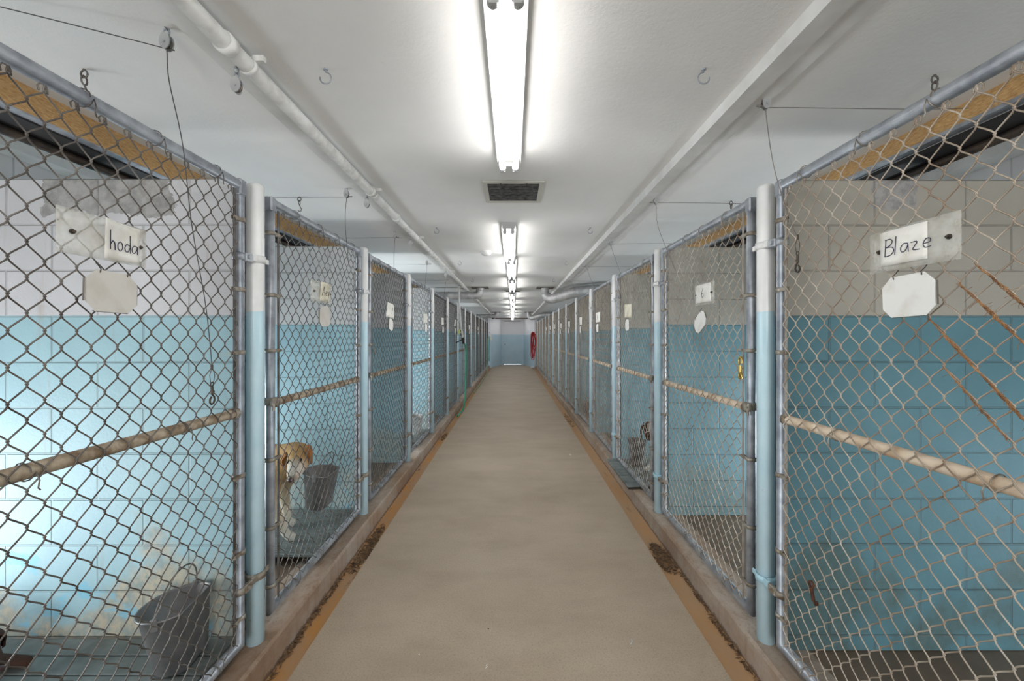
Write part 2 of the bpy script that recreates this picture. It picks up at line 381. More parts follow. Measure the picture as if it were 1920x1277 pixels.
# far funnel walls and the end wall
DW=.50; DT=2.385
m=MB().box((-1.3,YDOOR,0),(-DW,YDOOR+.12,ZR)).box((DW,YDOOR,0),(1.3,YDOOR+.12,ZR)).box((-DW,YDOOR,DT),(DW,YDOOR+.12,ZR))
struct('wall_far', m, M['endwall'])
struct('wall_far_left', MB().prism([(-1.24,YEND,-.02),(-1.06,YEND,-.02),(-.60,YDOOR,-.02),(-.75,YDOOR,-.02)],(0,0,ZR+.02)), M['endwall'])
struct('wall_far_right', MB().prism([(1.24,YEND,-.02),(.58+.17,YDOOR,-.02),(.60,YDOOR,-.02),(1.06,YEND,-.02)],(0,0,ZR+.02)), M['endwall'])
d=struct('door_1', MB().bbox((-.459,YDOOR+.02,.045),(.459,YDOOR+.065,DT-.046)), M['endwall'], 'plain painted steel door at the far end')
MB().lathe((-.40,YDOOR+.02,1.1),[(0,-.065),(.02,-.062),(.03,-.05),(.028,-.035),(.012,-.028),(.012,-.008),(.034,-.006),(.034,0)],16,(0,1,0)).build('door_knob', M['galv'], d)
MB().box((-.44,YDOOR-.004,DT-.075),(.44,YDOOR+.02,DT-.055)).build('gap_shadow_strip', M['brownpipe'], d)  # dark strip added for the shadow line of the gap above the door
struct('trim_13', MB().box((-DW+.002,YDOOR-.012,0),(-.46,YDOOR+.10,DT)).box((.46,YDOOR-.012,0),(DW-.002,YDOOR+.10,DT)).box((-.46,YDOOR-.012,DT-.045),(.46,YDOOR+.10,DT)), M['endwall'], 'door frame')
struct('trim_14', MB().box((-.5,YDOOR+.0,0),(.5,YDOOR+.12,.016)), M['threshold'])

# beams
struct('trim_15', MB().box((.835,Y0,2.395),(.905,YDOOR-.01,ZR)).box((.905,Y0,2.418),(.99,YDOOR-.01,ZR)), M['trim'], 'white boxed timber beam along the right of the ceiling')
struct('trim_16', MB().box((-.985,Y0,2.425),(-.885,YDOOR-.01,ZR)), M['trim'], 'flat white board behind the left ceiling pipe')

# dividing walls
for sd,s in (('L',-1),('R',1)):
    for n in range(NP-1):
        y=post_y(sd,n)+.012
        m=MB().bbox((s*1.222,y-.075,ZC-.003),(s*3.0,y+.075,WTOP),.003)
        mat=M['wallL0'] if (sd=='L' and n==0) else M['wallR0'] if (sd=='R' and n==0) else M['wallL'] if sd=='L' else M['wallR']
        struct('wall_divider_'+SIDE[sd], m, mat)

# ------------------------------------------------------------------ posts
for sd,s in (('L',-1),('R',1)):
    me=None
    for n in range(NP):
        r=.0365
        if me is None:
            me=MB().lathe((0,0,0),[(0,.0),(r,.0),(r,2.08),(r-.004,2.093),(r-.014,2.099),(0,2.1)],28).mesh('fence_post',M['post'])
        o=bpy.data.objects.new('fence_post',me); COL.objects.link(o); o.location=(s*GXS[sd],post_y(sd,n),ZC)
        tag(o,'white and pale blue steel post, %s from the camera on the %s'%(ORD[n],SIDE[sd]),'post','fence posts along the '+SIDE[sd])

# ------------------------------------------------------------------ gates
def chain(y0,y1,z0,z1,x,ph,pv,r):
    m=MB(); nc=max(2,round((y1-y0)/(ph/2))); cw=(y1-y0)/nc; nr=max(2,round((z1-z0)/(pv/2))); rh=(z1-z0)/nr
    sub=4; ov=r*1.15
    for i in range(nc):
        ya=y0+i*cw; yb=ya+cw; pts=[]
        for j in range(nr):
            side=(i+j)%2; s0=ya-ov if side==0 else yb+ov; s1=yb+ov if side==0 else ya-ov
            dsg=1 if side==0 else -1
            for k in range(sub+1 if j==nr-1 else sub):
                t=k/sub
                w=.5-.5*math.cos(PI*t); q=.5*t+.5*w
                d=dsg*1.25*r*min(1,math.sin(PI*t)*1.6)
                pts.append((x+d, s0+(s1-s0)*q, z0+(j+t)*rh))
        # knuckled ends
        p=pts[-1]; dirn=-1 if p[1]>ya+cw/2 else 1
        pts+= [(x,p[1]+dirn*.002,p[2]+.010),(x-.004,p[1]+dirn*.008,p[2]+.014),(x-.006,p[1]+dirn*.013,p[2]+.006),(x-.004,p[1]+dirn*.012,p[2]-.006)]
        m.tube(pts, r, 5)
    return m
def make_gate(sd):
    W=SP[sd][1]; flip=(sd=='R')
    zb=.165 if sd=='L' else .155; zt=2.19; r=.021
    off=ZC; lo=zb-off+r; hi=zt-off-r
    ya=.112; yb=W-.112
    zm=(1.187 if sd=='L' else 1.161)-off
    g=bpy.data.objects.new('chain_link_gate',None); COL.objects.link(g)
    B=lambda mb,name,mat: mb.build(name,mat,g,flip)
    # frame with mitred square corners, slightly flattened welds
    f=MB(); n=16; cor=[(ya,lo),(yb,lo),(yb,hi),(ya,hi)]
    vs=[];fs=[]
    for (cy,cz),(sy,sz) in zip(cor,((-1,-1),(1,-1),(1,1),(-1,1))):
        for k in range(n):
            a=2*PI*k/n; vs.append((r*math.sin(a), cy+sy*r*math.cos(a), cz+sz*r*math.cos(a)))
    for c in range(4):
        d2=(c+1)%4
        for k in range(n):
            l=(k+1)%n; fs.append((c*n+k,c*n+l,d2*n+l,d2*n+k))
    f.add(vs,fs,True); B(f,'frame',M['galv'])
    for (cy,cz) in ((ya,hi),(yb,hi)): B(MB().bbox((-r*1.02,cy-r*1.03,cz-.05),(r*1.02,cy+r*1.03,cz+r*1.03),.006),'corner_sleeve',M['galv'])
    B(MB().cyl((0,ya+r*.6,zm),(0,yb-r*.6,zm),.0195,14),'mid_rail',M['rail'] if sd=='L' else M['railR'])
    bm=M['bar'] if sd=='L' else M['barR']
    for y in (ya+.047,yb-.047): B(MB().bbox((.010,y-.006,lo+.028),(.016,y+.006,hi-.03),.001),'tension_bar',bm)
    B(chain(ya+.045,yb-.045,lo+.024,hi-.045,.0235,.0745,.086,.0021),'chain_link_mesh',M['wireL'] if sd=='L' else M['wireR'])
    # tension bands on both uprights
    for y,dr in ((ya,1),(yb,-1)):
        for z in (.19,.47,.80,1.10,1.33,1.60,1.90):
            if abs(z-zm)<.06: continue
            b=MB(); b.ring((0,y,z+off*0),(0,.0,1),r+.0008,r+.0035,.018,18)
            b.box((.006,y+dr*(r-.002),z-.008),(.0095,y+dr*.058,z+.008)); b.box((.0165,y+dr*(r-.006),z-.008),(.0195,y+dr*.058,z+.008))
            b.ball((.021,y+dr*.060,z),.005,8)
            B(b,'tension_band',M['clamp'])
    # tie wires along top, middle and bottom rails
    for z,rr in ((hi,r),(zm,.0195),(lo,r)):
        for q in ((.18,.42,.62,.86) if z!=zm else (.3,.72)):
            y=ya+(yb-ya)*q+.01; b=MB(); pts=[]
            for k in range(13):
                a=PI*2*k/12*1.0; pts.append(((rr+.0035)*math.cos(a)+(.003 if abs(math.sin(a))<.5 and math.cos(a)>0 else 0), y+.010*k/12, z+(rr+.0035)*math.sin(a)))
            sg=-1 if z>=zm else 1
            pts+=[(.03,y+.014,z+sg*.022),(.031,y+.010,z+sg*.040),(.027,y+.018,z+sg*.047)]
            b.tube(pts,.0019,5); B(b,'tie_wire',M['wireL'] if sd=='L' else M['clamp'])
    # hinges at the far post, upper painted white, lower plain
    for z,mat in ((1.865-off if sd=='L' else 1.93-off,M['whitepaint']),(.425-off if sd=='L' else .405-off,M['clamp'] if sd=='L' else M['bluetrim'])):
        b=MB(); b.ring((0,W,z),(0,0,1),.0375,.0425,.032,24)
        b.bbox((.018,W-.062,z-.016),(.030,W-.030,z+.016),.003)
        b.bbox((.020,W+.030,z-.014),(.028,W+.060,z+.010),.003)
        h=B(b,'hinge',mat)
        c=MB(); c.ring((0,yb,z-.006),(0,0,1),r+.0005,r+.006,.030,18); c.bbox((.014,yb+.004,z-.024),(.030,yb+.050,z+.012),.003)
        c.cyl((.030,yb+.020,z-.004),(.038,yb+.020,z-.004),.009,8); c.bbox((.0,yb+.018,z-.010),(.018,yb+.030,z+.006),.002)
        e=c.build('hinge_clamp',M['galv'] if mat is M['whitepaint'] else M['clamp'],h,flip)
    # latch clamp at the near upright, on the middle rail
    b=MB(); b.ring((0,ya,zm+.012),(0,0,1),r+.0005,r+.007,.034,18); b.ring((0,ya+.034,zm),(0,1,0),.020,.026,.03,18)
    b.bbox((.014,ya-.030,zm-.010),(.034,ya+.012,zm+.030),.004); b.cyl((.030,ya-.020,zm-.03),(.030,ya-.020,zm+.02),.006,8)
    b.cyl((-.02,ya-.024,zm+.01),(.04,ya-.024,zm+.01),.005,8)
    B(b,'latch_clamp',M['clamp'])
    b=MB(); b.ring((0,yb-.034,zm),(0,1,0),.020,.025,.024,18); B(b,'rail_cup',M['clamp'])
    return g
GATE={}
state={('L',0):'curled card reading hoda',('L',1):'tan dog standing behind it',('L',3):'pale bucket behind',
       ('R',0):'straw fibers woven into its wires',('R',1):'empty kennel behind it',('R',2):'brown and white dog behind it'}
for sd,s in (('L',-1),('R',1)):
    proto=make_gate(sd)
    for n in range(NP):
        g=proto if n==0 else copy_tree(proto)
        g.location=(s*GXS[sd],post_y(sd,n)-SP[sd][1],ZC)
        lab='chain link gate, %s from the camera on the %s'%(ORD[n],SIDE[sd])
        if (sd,n) in state: lab+=', '+state[(sd,n)]
        tag(g,lab,'gate','kennel gates along the '+SIDE[sd]); GATE[(sd,n)]=g

# ------------------------------------------------------------------ signs
GL={ # handwriting strokes in a unit box
 'B':[[(0,0),(.05,1)],[(.0,.95),(.35,1),(.5,.8),(.35,.6),(.06,.52)],[(.06,.52),(.5,.5),(.6,.25),(.4,.02),(0,0)]],
 'l':[[(.1,1.05),(.05,0)]],
 'a':[[(.45,.5),(.2,.55),(.02,.3),(.1,.05),(.3,.08),(.45,.35),(.46,.55),(.5,.02)]],
 'z':[[(.02,.5),(.42,.52),(.05,.05),(.5,.04)]],
 'e':[[(.05,.28),(.42,.32),(.4,.52),(.2,.56),(.03,.3),(.15,.04),(.45,.1)]],
 'h':[[(.02,1.1),(.06,0)],[(.06,.3),(.25,.55),(.4,.4),(.42,0)]],
 'o':[[(.25,.58),(.05,.4),(.08,.1),(.28,0),(.46,.2),(.42,.5),(.25,.58)]],
 'd':[[(.44,.45),(.2,.55),(.03,.28),(.12,.04),(.32,.06),(.45,.35)],[(.48,1.1),(.5,0)]],
 'A':[[(0,0),(.25,1),(.5,0)],[(.08,.38),(.44,.38)]],
 'v':[[(.02,.55),(.2,.02),(.42,.58)]],
 'y':[[(.05,.55),(.22,.15)],[(.48,.6),(.1,-.5)]],
 '6':[[(.45,1),(.12,.6),(.03,.25),(.2,0),(.45,.1),(.48,.38),(.25,.5),(.06,.3)]],
 '7':[[(0,.95),(.5,.98),(.2,0)],[(.1,.5),(.4,.5)]],
 '8':[[(.25,.52),(.05,.75),(.25,1),(.45,.75),(.25,.52),(.03,.25),(.25,0),(.48,.25),(.25,.52)]],
 '4':[[(.35,1),(.02,.35),(.5,.35)],[(.38,.7),(.38,0)]],
}
def write(mb, text, place, x0, y0, h, adv=.62, r=.0011, slant=0):
    """place(a,b) maps sheet coords in metres to a 3D point just in front of the sheet"""
    x=x0
    for ch in text:
        for st in GL.get(ch,[]):
            pts=[]
            for i in range(len(st)-1):
                for k in range(4):
                    t=k/4; pts.append((st[i][0]+(st[i+1][0]-st[i][0])*t, st[i][1]+(st[i+1][1]-st[i][1])*t))
            pts.append(st[-1])
            for _ in range(2 if len(st)>3 else 0):
                pts=[pts[0]]+[((pts[i-1][0]+2*pts[i][0]+pts[i+1][0])/4,(pts[i-1][1]+2*pts[i][1]+pts[i+1][1])/4) for i in range(1,len(pts)-1)]+[pts[-1]]
            mb.tube([place(x+p[0]*h+slant*p[1]*h, y0+p[1]*h) for p in pts], r, 4)
        x+=h*(adv if ch!='l' else .35)
def sign(sd, yc, zc, w, hh, text, label, kind, th, ink='ink', paper='paper', rot=0):
    """name plate wired to the gate mesh. a runs in reading direction"""
    s=-1 if sd=='L' else 1; xo=-s*(0.0335); rd=1 if sd=='L' else -1
    X=s*GXS[sd]+xo
    t=thing('name_plate',label,'sign',(X,yc,zc),'name plates wired to the gates')
    cr,sr=math.cos(rot),math.sin(rot)
    def pl(a,b,dx=0): # local point
        a2=a*cr-b*sr; b2=a*sr+b*cr
        return (-s*dx, rd*a2, b2)
    if kind in ('acrylic','acrylic_curl'):
        m=MB(); m.sheet(lambda a,b: pl((a-.5)*w,(b-.5)*hh,.0012+.003*math.sin(3*a)),10,4,.0022,(-s,0,0)); m.build('acrylic_sheet',M['acrylic'],t)
        for q in (-.36,.40):
            m=MB(); p=pl(q*w,.0,.001); p2=pl(q*w,.0,.012); m.cyl(p,p2,.0035,8); m.cyl(pl(q*w,0,.002),pl(q*w,0,.006),.007,8); m.build('bolt',M['darksteel'],t)
    px0,px1,pz0,pz1=th[:4]
    if kind=='acrylic_curl':
        def pf(a,b):  # paper whose left edge leans and lifts away
            aa=px0+(1-b)*.026*(1-a)+(px1-px0)*a; bb=pz0+(pz1-pz0)*b
            lift=.006+.030*(1-a)**2*b
            return pl(aa,bb,lift)
    else:
        k=th[4] if len(th)>4 else .004
        def pf(a,b): return pl(px0+(px1-px0)*a, pz0+(pz1-pz0)*b, .0055+k*math.sin(PI*a)+k*(1-a)*b)
    pm=MB().sheet(pf,10,6,.0005,(-s,0,0)).build('paper',M[paper],t)
    if text:
        hgt=(pz1-pz0)*(.44 if kind=='acrylic_curl' else .50)
        if len(text)==1: hgt=(pz1-pz0)*.5
        W_=(px1-px0)
        def place(a,b):
            p=pf(a/W_,b/(pz1-pz0)); return (p[0]-s*.0012,p[1],p[2])
        m=MB(); x0=W_*(.12 if kind!='acrylic_curl' else .13)
        if len(text)==1: x0=W_*.5-hgt*.25
        adv=.58 if kind=='acrylic_curl' else .60
        write(m,text,place,x0,(pz1-pz0)*(.27 if kind!='acrylic_curl' else .26),hgt,adv=adv,slant=.0 if len(text)==1 else .05,r=.0012); m.build('handwriting',M[ink],t)
    return t
def card(sd, yc, zc, w, hh, label, mat='plate', rot=0, curl=0):
    s=-1 if sd=='L' else 1; rd=1 if sd=='L' else -1; X=s*GXS[sd]-s*.036
    t=thing('hanging_card',label,'card holder',(X,yc,zc),'blank card holders hung under the name plates')
    c=.028*min(1,w/.14); cr,sr=math.cos(rot),math.sin(rot)
    def pl(a,b,dx=0): return (-s*dx, rd*(a*cr-b*sr), a*sr+b*cr)
    a0,a1,b0,b1=-w/2,w/2,-hh/2,hh/2
    poly=[(a0+c,b0),(a1-c,b0),(a1,b0+c),(a1,b1-c),(a1-c,b1),(a0+c,b1),(a0,b1-c),(a0,b0+c)]
    m=MB(); fr=[pl(a,b,.010) for a,b in poly]
    m.prism(fr,(s*.0015,0,0)); m.build('face',M[mat],t)
    for nm,(p,q,da,db) in {'l':((a0,b0+c),(a0,b1-c),.003,0),'r':((a1,b0+c),(a1,b1-c),-.003,0),'b':((a0+c,b0),(a1-c,b0),0,.003)}.items():
        m=MB(); m.prism([pl(p[0],p[1],.010),pl(q[0],q[1],.010),pl(q[0]+da,q[1]+db,-.001),pl(p[0]+da,p[1]+db,-.001)],(0,.0012,.0012)); m.build('folded_edge',M['platefold'],t)
    for q in (-.25,.28):
        m=MB(); m.tube([pl(q*w,b1-.008,.0115),pl(q*w,b1+.002,.013),pl(q*w+.002,b1+.012,.004),pl(q*w+.001,b1+.020,-.003)],.0014,5); m.build('hanging_wire',M['darksteel'],t)
    return t
sign('L',1.142,1.515+.272,.250,.118,'hoda','clear cloudy plastic plate with a curled white card reading hoda','acrylic_curl',(-.035,.098,-.054,.054),'ink')
card('L',1.150,1.515+.124,.148,.116,'blank grey cut cornered card holder hung under the curled hoda card','plate',-.02)
sign('R',1.155,1.515+.258,.262,.124,'Blaze','clear plastic plate with a white card reading Blaze','acrylic',(-.088,.052,-.046,.056,.003),'ink')
card('R',1.152,1.515+.115,.155,.120,'clean white cut cornered card holder hung under the Blaze card','plate_w',.03)
sign('L',2.43,1.515+.262,.26,.125,'Aey','cloudy plastic plate with a yellowed card and black handwriting, on the second left gate','acrylic',(-.03,.10,-.05,.062,.008),'inkb','paper_y')
card('L',2.455,1.515+.12,.135,.105+.02,'dull grey cut cornered card holder on the second left gate','plate')
sign('R',2.40,1.515+.25,.25,.128,'6','pale plastic plate with a card numbered 6, second right gate','acrylic',(-.10,.09,-.05,.058,.002),'inkb')
card('R',2.43,1.515+.085,.15,.10,'blank card holder hanging crooked on the second right gate','plate_w',.55)
cfg={('L',2):('7',.25,.13),('L',3):('',.24,.12),('L',4):('',.22,.12),('L',5):('',.20,.13),('L',7):('',.22,.12),('L',9):('',.20,.12),
     ('R',2):('',.22,.13),('R',3):('4',.25,.13),('R',4):('',.22,.13),('R',5):('',.23,.12),('R',6):('',.22,.12),('R',7):('',.2,.13),('R',8):('',.2,.12),('R',9):('',.2,.12)}
for (sd,n),(tx,w,h) in cfg.items():
    yc=post_y(sd,n)-SP[sd][1]*(.57 if (sd,n)==('L',2) else .45)+random.uniform(-.03,.03); zc=1.515+.245+random.uniform(-.015,.015)
    nm='number card reading '+tx if tx else random.choice(['white name card','curled white name card','creased white name card'])
    t=sign(sd,yc,zc,w,h,tx,'%s wired to the %s gate on the %s'%(nm,ORD[n],SIDE[sd]),'paper',(-w/2,w/2,-h/2,h/2,random.choice([.002,.006,.016])),'inkb','paper' if n!=2 or sd=='L' else 'paper_y', rot=random.uniform(-.06,.06))
    card(sd,yc+.01,1.515+.11,.13,.11,'blank white tag below the name card on the %s gate on the %s'%(ORD[n],SIDE[sd]),'plate_w',(-.28 if (sd,n)==('L',2) else random.uniform(-.08,.12)))

# ------------------------------------------------------------------ ceiling fittings
def fixture(x, ya, yb, zt, label, n_t=2):
    t=thing('fluorescent_light',label,'ceiling light',(x,(ya+yb)/2,ZR),'tube lights down the middle of the ceiling')
    L=(yb-ya)/2
    m=MB(); m.prism([(-.060,-L,0),(-.060,-L,-.040),(-.057,-L,-.040),(-.052,-L,-.020),(-.012,-L,-.030),(.012,-L,-.030),(.052,-L,-.020),(.057,-L,-.040),(.060,-L,-.040),(.060,-L,0)],(0,2*L,0)); m.build('housing',M['fixture'],t)
    dz=zt-ZR
    for sx in (-1,1):
        MB().cyl((sx*.034,-L+.04,dz),(sx*.034,L-.04,dz),.0135,14).build('lamp_tube',M['tube'],t)
        for sy in (-1,1):
            m=MB(); m.bbox((sx*.032-.013,sy*(L-.024)-.008,dz-.018),(sx*.032+.013,sy*(L-.024)+.008,-.021),.003); m.cyl((sx*.032,sy*(L-.045),dz),(sx*.032,sy*(L-.030),dz),.0165,12); m.build('socket',M['socket'],t)
    m=MB(); m.box((-.052,-L-.002,-.052),(.052,-L+.006,0)); m.box((-.052,L-.006,-.052),(.052,L+.002,0)); m.build('end_cap',M['socket'],t)
    return t
fixture(-.018,1.00,2.10,2.372,'nearest twin tube strip light, directly over the walkway')
fixture(-.018,-.35,.92,2.372,'twin tube strip light just above the camera, out of the photo')
fixture(-.018,-2.2,-.9,2.372,'added twin tube strip light behind the camera, unseen fill')  # this and the next light are unseen fill, added for the near gates
fixture(-.018,-4.4,-3.1,2.372,'added twin tube strip light farthest behind the camera, unseen fill')
for k,(ya,yb,x) in enumerate(((3.30,4.62,-.032),(4.72,6.05,-.012),(6.42,7.75,-.006),(8.5,9.8,-.004),(10.3,11.6,0),(12.3,13.6,0),(14.5,15.8,0),(16.4,17.7,0),(18.4,19.4,0),(20.1,20.9,0))):  # the last three lights are added to brighten the dark far end
    fixture(x,ya,yb,2.372,'twin tube strip light, %s beyond the near ceiling vent'%(['first']+ORD[1:])[k])

def vent(x,y0,y1,w,label,cat='ceiling vent'):
    t=thing('ceiling_vent',label,cat,(x,(y0+y1)/2,ZR),'square ceiling vents'); h=(y1-y0)/2; a=w/2; b=.03
    m=MB(); z0,z1=-.010,0
    m.bbox((-a,-h,z0),(a,-h+b,z1),.003); m.bbox((-a,h-b,z0),(a,h,z1),.003); m.bbox((-a,-h+b,z0),(-a+b,h-b,z1),.003); m.bbox((a-b,-h+b,z0),(a,h-b,z1),.003)
    m.build('frame',M['ventframe'],t)
    MB().box((-a+b,-h+b,-.004),(a-b,h-b,-.001)).build('filter',M['ventdark'],t)
    m=MB()
    for k in range(1,12):
        q=-h+b+(2*h-2*b)*k/12; m.box((-a+b,q-.002,-.010),(a-b,q+.002,-.004))
    m.build('louvers',M['ventdark'],t)
    for q in (-.3,.3): MB().cyl((q*w*.7,-h+.02,-.010),(q*w*.7+.01,-h+.035,-.022),.003,6).build('latch',M['darksteel'],t)
vent(.005,2.42,2.80,.375,'dirty square vent just past the nearest strip light')
vent(.005,8.15,8.45,.34,'dark vent beside the fourth strip light down the corridor')
vent(.005,13.8,14.1,.34,'smallest and farthest dark ceiling vent')
for x,y,l in ((-.29,4.45,'round white smoke detector left of the second strip light'),(-.29,10.0,'distant round white smoke detector')):
    o=MB().lathe((0,0,0),[(0,-.045),(.03,-.044),(.048,-.034),(.058,-.018),(.065,-.006),(.065,0)],20).build('smoke_detector',M['whitepaint'],loc=(x,y,ZR)); tag(o,l,'smoke detector')

# left ceiling pipe
t=thing('ceiling_pipe','long white painted pipe along the left of the ceiling','pipe',(-.862,0,2.395))
MB().cyl((0,Y0+.05,0),(0,YDOOR-.4,0),.026,16).build('pipe',M['pipepaint'],t)
for y in (.98,1.22,2.46,3.0,4.3,5.1,7.02,8.0,9.6,12,15,18):
    MB().ring((0,y,0),(0,1,0),.026,.032,.035,18).build('coupling',M['pipepaint'],t)
for y in (1.32,2.50,3.7,5.6,8.8,11,14):
    m=MB(); m.ring((0,y,0),(0,1,0),.0265,.030,.018,18); m.box((.02,y-.009,.012),(.055,y+.009,.030)); m.build('pipe_strap',M['pipepaint'],t)
# hooks on the ceiling
def hook(x,y,label,z=ZR,r=.020,turn=0):
    pts=[(0,0,0),(0,0,-.012)]+[(r*math.sin(a)*math.cos(turn),r*math.sin(a)*math.sin(turn),-.012-r+r*math.cos(a)) for a in [k*PI*1.55/10 for k in range(1,11)]]
    m=MB().tube(pts,.0024,6); m.lathe((0,0,-.002),[(0,-.003),(.008,-.002),(.008,.002)],10)
    o=m.build('ceiling_hook',M['galv'],loc=(x,y,z)); tag(o,label,'hook','small hooks screwed into the ceiling')
for k,y in enumerate((1.41,3.47,5.0,6.55)):
    hook(-.65,y,'%s open hook in the ceiling left of the lights'%ORD[k]); hook(.665,y,'%s open hook in the ceiling right of the lights'%ORD[k],turn=PI)

# pulleys and pull cables
def pulley(loc,label,s,sc=1.0,group='pulleys under the ceiling',top=None):
    t=thing('pulley',label,'pulley',loc,group)
    MB().lathe((0,-.006*sc,0),[(0,0),(.015*sc,0),(.015*sc,.003*sc),(.011*sc,.006*sc),(.015*sc,.009*sc),(.015*sc,.012*sc),(0,.012*sc)],16,(0,1,0)).build('wheel',M['galv_dull'],t)
    m=MB()
    for q in (-.010,.007):
        pts=[(.016*sc*math.cos(a),q*sc,.025*sc*math.sin(a)+.004) for a in [2*PI*k/14 for k in range(14)]]; m.prism(pts,(0,.003*sc,0))
    m.cyl((0,-.014*sc,0),(0,.014*sc,0),.004*sc,8); m.build('cheek_plate',M['duct'],t)
    m=MB(); m.tube([(.0+.009*sc*math.cos(a),.0,.034*sc+.012*sc*math.sin(a)) for a in [2*PI*k/10 for k in range(10)]],.0024*sc,5,closed=True)
    top=(top or ZR)-loc[2]
    m.tube([(.0,.009*math.cos(a)*sc,.052*sc+.011*sc*math.sin(a)) for a in [2*PI*k/10 for k in range(10)]],.0024*sc,5,closed=True)
    m.cyl((0,0,.060*sc),(0,0,top),.003,6); m.build('swivel_eye',M['galv'],t)
    return t
def snap(mb, p, sc=1.0):
    p=Vector(p); q=lambda x,y,z: p+Vector((x*0,y,z))*sc
    mb.tube([q(0,.007*math.cos(a),-.008+.008*math.sin(a)) for a in [2*PI*k/10 for k in range(10)]],.0022*sc,5,closed=True)
    mb.cyl(q(0,0,-.016),q(0,0,-.045),.0048*sc,8)
    mb.tube([q(0,.0,-.045),q(0,.010,-.054),q(0,.013,-.066),q(0,.008,-.078),q(0,-.003,-.082),q(0,-.011,-.074),q(0,-.010,-.062),q(0,-.003,-.054)],.0034*sc,6)
    mb.cyl(q(0,.005,-.030),q(0,.012,-.036),.0022*sc,6)
def smoothpts(P,n=6):
    P=[Vector(p) for p in P]; out=[]
    for i in range(len(P)-1):
        p0=P[max(i-1,0)];p1=P[i];p2=P[i+1];p3=P[min(i+2,len(P)-1)]
        for k in range(n):
            t=k/n; out.append(.5*((2*p1)+(-p0+p2)*t+(2*p0-5*p1+4*p2-p3)*t*t+(-p0+3*p1-3*p2+p3)*t**3))
    out.append(P[-1]); return out
def pull(pts, label, r=.0016, hookp=True, mat='cable', sc=1.0):
    t=thing('pull_cable',label,'cable',tuple(pts[0]),'guillotine door pull cables')
    o=Vector(pts[0]); L=[Vector(p)-o for p in smoothpts(pts)]
    MB().tube(L,r,5).build('wire_rope',M[mat],t)
    if hookp:
        e=L[-1]; m=MB(); m.tube([e+Vector((0,-.0,0)),e+Vector((0,.014,-.03)),e+Vector((0,.008,-.055)),e+Vector((0,-.008,-.055)),e+Vector((0,-.012,-.028)),e],.0014,4); snap(m,e+Vector((0,0,-.055)),sc); m.cyl(e+Vector((0,0,.01)),e+Vector((0,0,-.01)),.004,6); m.build('snap_hook',M['darksteel'],t)
    return t
# left cables
pulley((-1.045,1.225,2.40),'metal pulley above the nearest left gate','L')
pull([(-1.75,.99,2.436),(-1.40,1.107,2.415),(-1.055,1.222,2.385),(-1.045,1.225,2.376),(-1.055,1.245,2.30),(-1.082,1.33,2.14),(-1.108,1.40,1.90),(-1.112,1.47,1.62),(-1.112,1.50,1.40)],'dark steel cable hanging over the nearest left gate, ending in a snap hook')
pulley((-1.045,2.55,2.405),'metal pulley above the second left gate','L')
pull([(-1.79,2.46,2.40),(-1.6,2.50,2.375),(-1.05,2.548,2.39),(-1.045,2.55,2.38),(-1.065,2.58,2.24),(-1.10,2.72,2.0)],'thin cable dropping beside the second left post',hookp=False)
pulley((-1.045,3.60,2.405),'metal pulley above the third left gate','L')
pull([(-1.79,3.54,2.40),(-1.6,3.56,2.378),(-1.05,3.598,2.39),(-1.045,3.60,2.38),(-1.07,3.66,2.24),(-1.11,3.80,1.98)],'thin cable dropping by the third left gate',hookp=False)
for k,(y,l) in enumerate(((1.30,'dark oval pulley hanging from the left ceiling pipe near the camera'),(2.46,'small pulley under the left pipe above the second gate'),(3.52,'small pulley under the left pipe above the third gate'),(5.35,'small dark pulley under the left pipe, past the fourth gate'),(6.7,'farthest small pulley under the left pipe'))):
    pulley((-.884,y,2.315),l,'L',top=2.39)
for k,y in enumerate((4.95,6.35)):
    pulley((-1.045,y,2.405),'metal pulley above the %s left gate'%ORD[3+k],'L'); pull([(-1.79,y-.05,2.39),(-1.05,y,2.39),(-1.045,y,2.38),(-1.10,y+.12,2.1)],'thin cable above the %s left gate'%ORD[3+k],hookp=False)
# right cables
def rx(px,py,Y): return tuple(at(px,py,Y))
pulley((.965,1.545,2.40),'metal pulley under the right beam near the camera','R')
pull([(1.79,1.59,2.41),(1.55,1.57,2.395),(.975,1.547,2.388),(.965,1.545,2.376),(1.0,1.55,2.16),(1.07,1.56,1.96),(1.108,1.575,1.90)],'steel cable from the right beam, its snap hook resting on the near gate',mat='galv_dull')
pulley((.935,2.64,2.395),'metal pulley under the right beam above the second gate','R')
pull([(1.79,2.68,2.38),(1.55,2.66,2.385),(.94,2.642,2.385),(.935,2.64,2.37),(.96,2.66,2.22),(1.11,2.75,1.95)],'thin cable hanging above the second right gate',hookp=False,mat='galv_dull')
pulley((.935,3.85,2.395),'metal pulley under the right beam above the third gate','R')
pull([(1.79,3.88,2.40),(1.5,3.87,2.40),(.94,3.852,2.39),(.935,3.85,2.37),(1.08,3.87,1.98)],'thin cable hanging above the third right gate',hookp=False,mat='galv_dull')
for k,y in enumerate((5.1,6.4)):
    pulley((.935,y,2.395),'metal pulley under the right beam above the %s gate'%ORD[3+k],'R'); pull([(1.79,y,2.39),(.94,y,2.385),(.935,y,2.37),(1.08,y+.03,2.0)],'thin cable hanging above the %s right gate'%ORD[3+k],hookp=False,mat='galv_dull')
